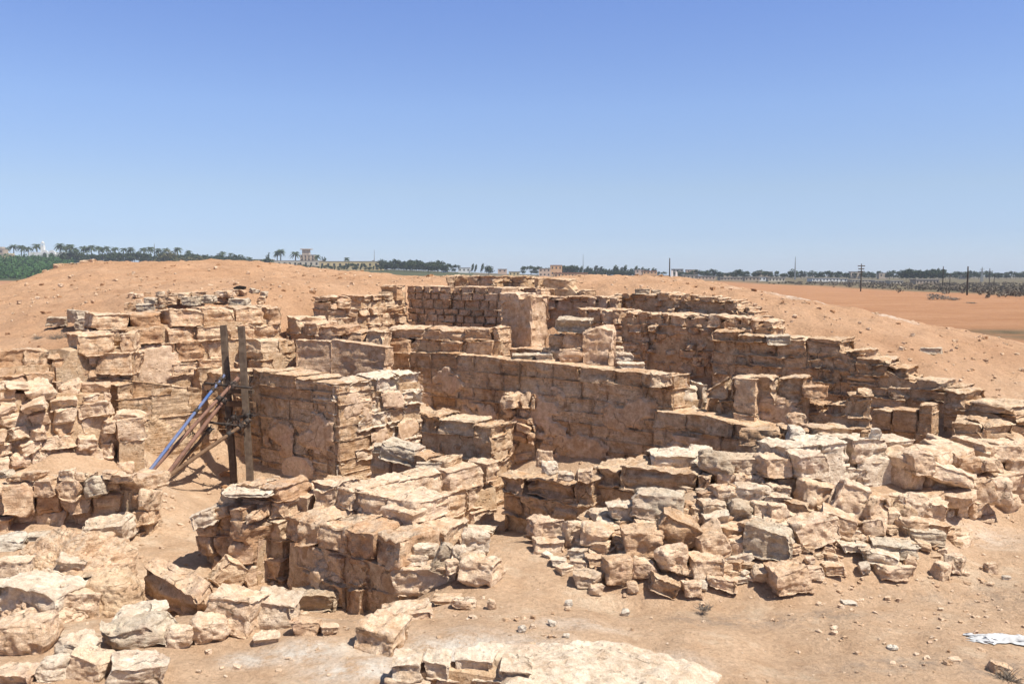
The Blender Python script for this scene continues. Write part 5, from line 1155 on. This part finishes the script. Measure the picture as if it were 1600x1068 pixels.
# church with bell tower
def church():
    Y = 680; s = Y/1400; x = (73-800)*s; zb = H-(408-430)*s; root = empty('church', (x, Y, zb)); meta(root, 'white church with arched windows and a slim domed bell tower', 'church', None, 'thing')
    u = s
    P = []; boxm(P, -25*u, 27*u, 0, 14*u, -2, 14*u); v, q = join(P); pymesh('nave_wall', v, q, 'whitewall', root, False)
    def arch(xc, w, z0, h, d, name, mat, par=root, k=12):
        pts = [(xc-w/2, z0), (xc+w/2, z0)]+[(xc+w/2*math.cos(t*math.pi/k), z0+h-w/2+w/2*math.sin(t*math.pi/k)) for t in range(k+1)]
        n = len(pts); V = [(a, -d, b) for a, b in pts]+[(a, .02, b) for a, b in pts]
        Q = [tuple(range(n))]+[(i, n+i, n+(i+1) % n, (i+1) % n) for i in range(n)]
        return pymesh(name, V, Q, mat, par, False)
    for xc in (-.5*u*0+1*u, 12*u): 
        arch(xc, 11*u, 0, 17*u, .8, 'gable_front', 'whitewall'); arch(xc, 6*u, 2*u, 11*u, 1.0, 'arched_window', 'glass')
    for xc in (-20, -15, -10, 21): 
        P = []; boxm(P, xc*u-.6, xc*u+.6, -.1, .1, 4*u, 9*u); v, q = join(P); pymesh('window', v, q, 'glass', root, False)
    P = []; boxm(P, -7*u, -2.2*u, 1, 1+4.8*u, 0, 24*u); v, q = join(P); tw = pymesh('bell_tower', v, q, 'whitewall', root, False)
    P = []
    for dx in (-6.6, -3.0): boxm(P, dx*u, (dx+.6)*u, 1, 1+.6*u, 24*u, 28*u); boxm(P, dx*u, (dx+.6)*u, 1+3.6*u, 1+4.2*u, 24*u, 28*u)
    v, q = join(P); pymesh('belfry_column', v, q, 'whitewall', tw, False)
    V, Q = tube((-4.6*u, 1+2.4*u, 28*u), (-4.6*u, 1+2.4*u, 28.3*u), 2.6*u, 2.6*u, 16, 0, 1, 1); 
    P = [(V, Q)]
    for k in range(5):
        a0, a1 = k*math.pi/10, (k+1)*math.pi/10; P.append(tube((-4.6*u, 1+2.4*u, (28.3+2.4*math.sin(a0))*u), (-4.6*u, 1+2.4*u, (28.3+2.4*math.sin(a1))*u), 2.4*u*math.cos(a0), max(2.4*u*math.cos(a1), .05), 16, 0, 1, 1))
    v, q = join(P); pymesh('dome', v, q, 'whitewall', tw)
    P = []; boxm(P, -4.75*u, -4.45*u, 1+2.3*u, 1+2.6*u, 30.6*u, 33*u); boxm(P, -5.4*u, -3.8*u, 1+2.33*u, 1+2.57*u, 32*u, 32.3*u); v, q = join(P); pymesh('cross', v, q, 'whitewall', tw, False)
church()
house(105, 128, 402, 409, 660, 'cream', 'low cream house between the church and the palms', wins=4)
house(168, 186, 405, 410, 660, 'cream', 'small cream house half hidden under the palms', wins=3)
house(388, 425, 405, 414, 640, 'cream', 'first length of the long cream compound', wins=6, roof='brownwall')
house(425, 500, 407, 417, 630, 'cream', 'middle of the long cream compound with dark doorways', wins=9, roof='brownwall')
house(500, 593, 408, 419, 610, 'yellowwall', 'yellowish end of the long cream compound', wins=10, roof='brownwall')
# towered villa
t_ = house(470, 493, 398, 409, 655, 'brownwall', 'towered villa with stepped balconies and a flat overhanging roof', 'villa', wins=4, floors=2, upper=(473, 484, 8), name='towered_villa')
s_ = 655/1400; P = []; boxm(P, -11*s_, 5*s_, 0, 8, 19*s_, 20.2*s_); v, q = join(P); pymesh('tower_roof', v, q, 'brownwall', t_, False)
P = []; [boxm(P, a*s_, (a+.7)*s_, -.8, -.4, 0, 11*s_) for a in (-11, -6, -1, 4, 10)]; v, q = join(P); pymesh('balcony_column', v, q, 'brownwall', t_, False)
hs = [(690, 700, 419, 424, 'whitewall', 'tiny white house behind the dense tree row'), (716, 735, 418, 425, 'whitewall', 'long white shed behind the thin trees'), (778, 792, 420, 426, 'pinkwall', 'faint pink house beside the solitary round tree'), (795, 812, 424, 431, 'yellowwall', 'low yellow house on the plain'),
      (842, 860, 419, 432, 'pinkwall', 'pink two-storey house beside the orange one'), (860, 878, 414, 431, 'orangewall', 'tall orange house with a flat parapet'), (878, 896, 420, 430, 'pinkwall', 'pink block behind the orange wing'), (866, 918, 426, 434, 'orangewall', 'long orange wing with arched openings'),
      (935, 943, 423, 428, 'whitewall', 'little white house under the windbreak'), (992, 1006, 421, 433, 'pinkwall', 'pink house at the end of the windbreak'), (1004, 1026, 423, 434, 'orangewall', 'house with a domed stair tower at the end of the windbreak'), (1026, 1044, 430, 435, 'brownwall', 'low brown wall house before the dark pole'),
      (1066, 1090, 429, 436, 'brownwall', 'long brick house beside the white pillars'), (1090, 1117, 431, 437, 'pinkwall', 'low pink house with many openings'), (1050, 1067, 420, 425, 'greyroof', 'grey shed on the horizon behind the white pillars'), (1072, 1090, 421, 426, 'pinkwall', 'dusky red shed on the horizon'),
      (1125, 1160, 433, 438, 'brownwall', 'flat brown yard wall on the plain'), (1163, 1186, 432, 439, 'brownwall', 'flat-roofed brown house on the plain'), (1184, 1196, 432, 439, 'whitewall', 'white gable end beside the flat brown house'), (1180, 1206, 424, 430, 'brownwall', 'row of dusky roofs on the horizon'),
      (1200, 1226, 433, 440, 'cream', 'cream shed with a small door'), (1268, 1310, 434, 440, 'whitewall', 'long low white building on the plain'), (1310, 1323, 435, 440, 'whitewall', 'bluish white hut joined to the long low building'), (1330, 1365, 437, 441, 'cream', 'cream yard wall behind the utility pole'),
      (1366, 1386, 438, 443, 'cream', 'small cream farm shed'), (1390, 1410, 438, 444, 'cream', 'second cream farm shed with dark doorway'), (1430, 1466, 436, 444, 'brownwall', 'long dun barn before the dark tree clump'), (1328, 1345, 424, 433, 'brownwall', 'hazy tower block on the horizon'), (1372, 1386, 426, 434, 'brownwall', 'small hazy block on the horizon'),
      (1500, 1512, 429, 435, 'brownwall', 'hazy square block beside the tall dark pole'), (1130, 1150, 426, 431, 'brownwall', 'dim roofs behind the brown yard wall')]
def baseY(px, pb):
    col = np.array([np.interp(px, FPX, FT[i]) for i in range(5)])
    if pb <= col[-1]: return 640.
    return float(np.exp(np.interp(-pb, -col, FY)))
for (a, b, t, bs, m_, lab) in hs: house(a, b, t, bs, min(640, baseY((a+b)/2, bs)), m_, lab, wins=max(2, int((b-a)/5)), floors=2 if bs-t > 9 else 1, roof='redroof' if m_ in ('orangewall',) else 'greyroof')
def masts():
    def pole(px, ptop, pbase, Y, r, name, label, mat='pole', arms=(), taper=.7, cat='pole', lattice=False):
        s = Y/1400; b = W(px, pbase, Y); gzv = float(TZ([b[0]], [b[1]], False)[0]); zb = min(b[2], gzv)-.2; hgt = W(px, ptop, Y)[2]-zb
        root = empty(name, (b[0], Y, zb)); meta(root, label, cat, None, 'thing')
        if lattice:
            P = []
            w0 = lattice*s
            for sx in (-1, 1):
                for sy in (-1, 1): P.append(tube((sx*w0/2, sy*w0/2, 0), (sx*w0*.05, sy*w0*.05, hgt), r, r*.6, 4, 0, 1, 6))
            nb = 14
            for k in range(nb):
                t0, t1 = k/nb, (k+1)/nb; a0, a1 = w0/2*(1-.9*t0), w0/2*(1-.9*t1)
                for sy in (-1, 1): P.append(tube((-a0, sy*a0, hgt*t0), (a1, sy*a1, hgt*t1), r*.6, None, 4, 0, 1, 1)); P.append(tube((a0, sy*a0, hgt*t0), (-a1, sy*a1, hgt*t1), r*.6, None, 4, 0, 1, 1))
            v, q = join(P); pymesh('lattice_frame', v, q, mat, root, False)
        else:
            v, q = tube((0, 0, 0), (0, 0, hgt), r, r*taper, 8, 0, 1, 4); pymesh('shaft', v, q, mat, root)
        for (dy, half) in arms:
            v, q = tube((-half*s, 0, hgt-dy*s), (half*s, 0, hgt-dy*s), r*.7, None, 6, 0, 1, 1); ar = pymesh('cross_arm', v, q, mat, root)
            P = [tube((k*half*s*.9, 0, hgt-dy*s), (k*half*s*.9, 0, hgt-dy*s+1.2*s), r*.8, None, 5, 0, 1, 1) for k in (-1, -.4, .4, 1)]; v, q = join(P); pymesh('insulator_studs', v, q, 'steel', ar)
        return root
    pole(1046, 403, 436, 110, .09, 'telegraph_pole', 'dark bare pole rising behind the flat sand rise')
    pole(1511, 416, 459, 150, .15, 'telegraph_pole', 'tall dark pole on the orange plain near the tree clump')
    pole(1473, 416, 444, 260, .16, 'telegraph_pole', 'brown pole beside the end of the dark tree clump')
    pole(1484, 428, 444, 260, .12, 'telegraph_pole', 'short pole between the two taller ones')
    pole(1553, 428, 446, 260, .10, 'telegraph_pole', 'thin faint pole near the edge of the scrub')
    pole(1345, 412, 448, 190, .13, 'utility_pole', 'utility pole with several cross arms', arms=((3.5, 5.5), (8, 4.5), (12, 5)))
    pole(1546, 419, 437, 420, .2, 'utility_pole', 'distant utility pole with one wide arm', arms=((5, 5),))
    pole(1534, 417, 437, 430, .10, 'lattice_pylon', 'hazy electricity pylon on the horizon', 'steel', ((4, 3.4), (7.5, 4.2)), lattice=3.4, cat='pylon')
    pole(1242, 401, 437, 520, .16, 'lattice_mast', 'tall lattice mast above the leaning dark tree', 'steel', lattice=1.6, cat='mast')
    pole(911, 397, 430, 640, .14, 'lattice_mast', 'thin mast rising from the windbreak', 'steel', lattice=1.2, cat='mast')
    pole(242, 380, 410, 690, .15, 'lattice_mast', 'thin mast standing up from the palm row', 'steel', lattice=2, cat='mast')
    pole(585, 390, 418, 620, .16, 'lattice_mast', 'needle-thin mast above the long cream compound', 'steel', lattice=1.2, cat='mast')
    pole(932, 418, 434, 300, .1, 'telegraph_pole', 'small dark pole before the orange wing')
    for i, (px, t, w_) in enumerate(((1050, 422, 4), (1057, 424, 4.5))):
        Y = 240; s = Y/1400; b = W(px, 435, Y); hh = (435-t)*s; P = []
        v = [(-w_*s/2, -.3, -.6), (w_*s/2, -.3, -.6), (w_*s/2, .3, -.6), (-w_*s/2, .3, -.6), (-w_*s*.32, -.2, hh), (w_*s*.2, -.2, hh*.94), (w_*s*.2, .2, hh*.94), (-w_*s*.32, .2, hh)]
        o = pymesh('white_pillar', v, [(0, 3, 2, 1), (4, 5, 6, 7), (0, 1, 5, 4), (1, 2, 6, 5), (2, 3, 7, 6), (3, 0, 4, 7)], 'whitewall', None, False); o.location = b
        meta(o, ['broken white pillar standing next to the dark bare pole', 'wider broken white pillar beside its slimmer twin'][i], 'pillar', None, 'thing')
masts()

# ------------------------------------------------------------------ thin dusty air
hz_ = bpy.data.meshes.new('haze'); _b = [(-2500, -30), (2500, 4000)]
v = [(x, y, z) for z in (-4, 60) for (x, y) in ((-2500, -60), (2500, -60), (2500, 3500), (-2500, 3500))]
hz_.from_pydata(v, [], [(0, 3, 2, 1), (4, 5, 6, 7), (0, 1, 5, 4), (1, 2, 6, 5), (2, 3, 7, 6), (3, 0, 4, 7)]); hm = bpy.data.materials.new('dusty air'); hm.use_nodes = True
hn = hm.node_tree; hn.nodes.remove(hn.nodes['Principled BSDF']); pv = hn.nodes.new('ShaderNodeVolumePrincipled'); pv.inputs['Color'].default_value = (.80, .88, 1, 1); pv.inputs['Density'].default_value = .00022
hn.links.new(pv.outputs[0], hn.nodes['Material Output'].inputs['Volume']); hz_.materials.append(hm); ho = bpy.data.objects.new('haze', hz_); COL.objects.link(ho); meta(ho, 'thin dusty air over the plain', None, None, 'stuff')
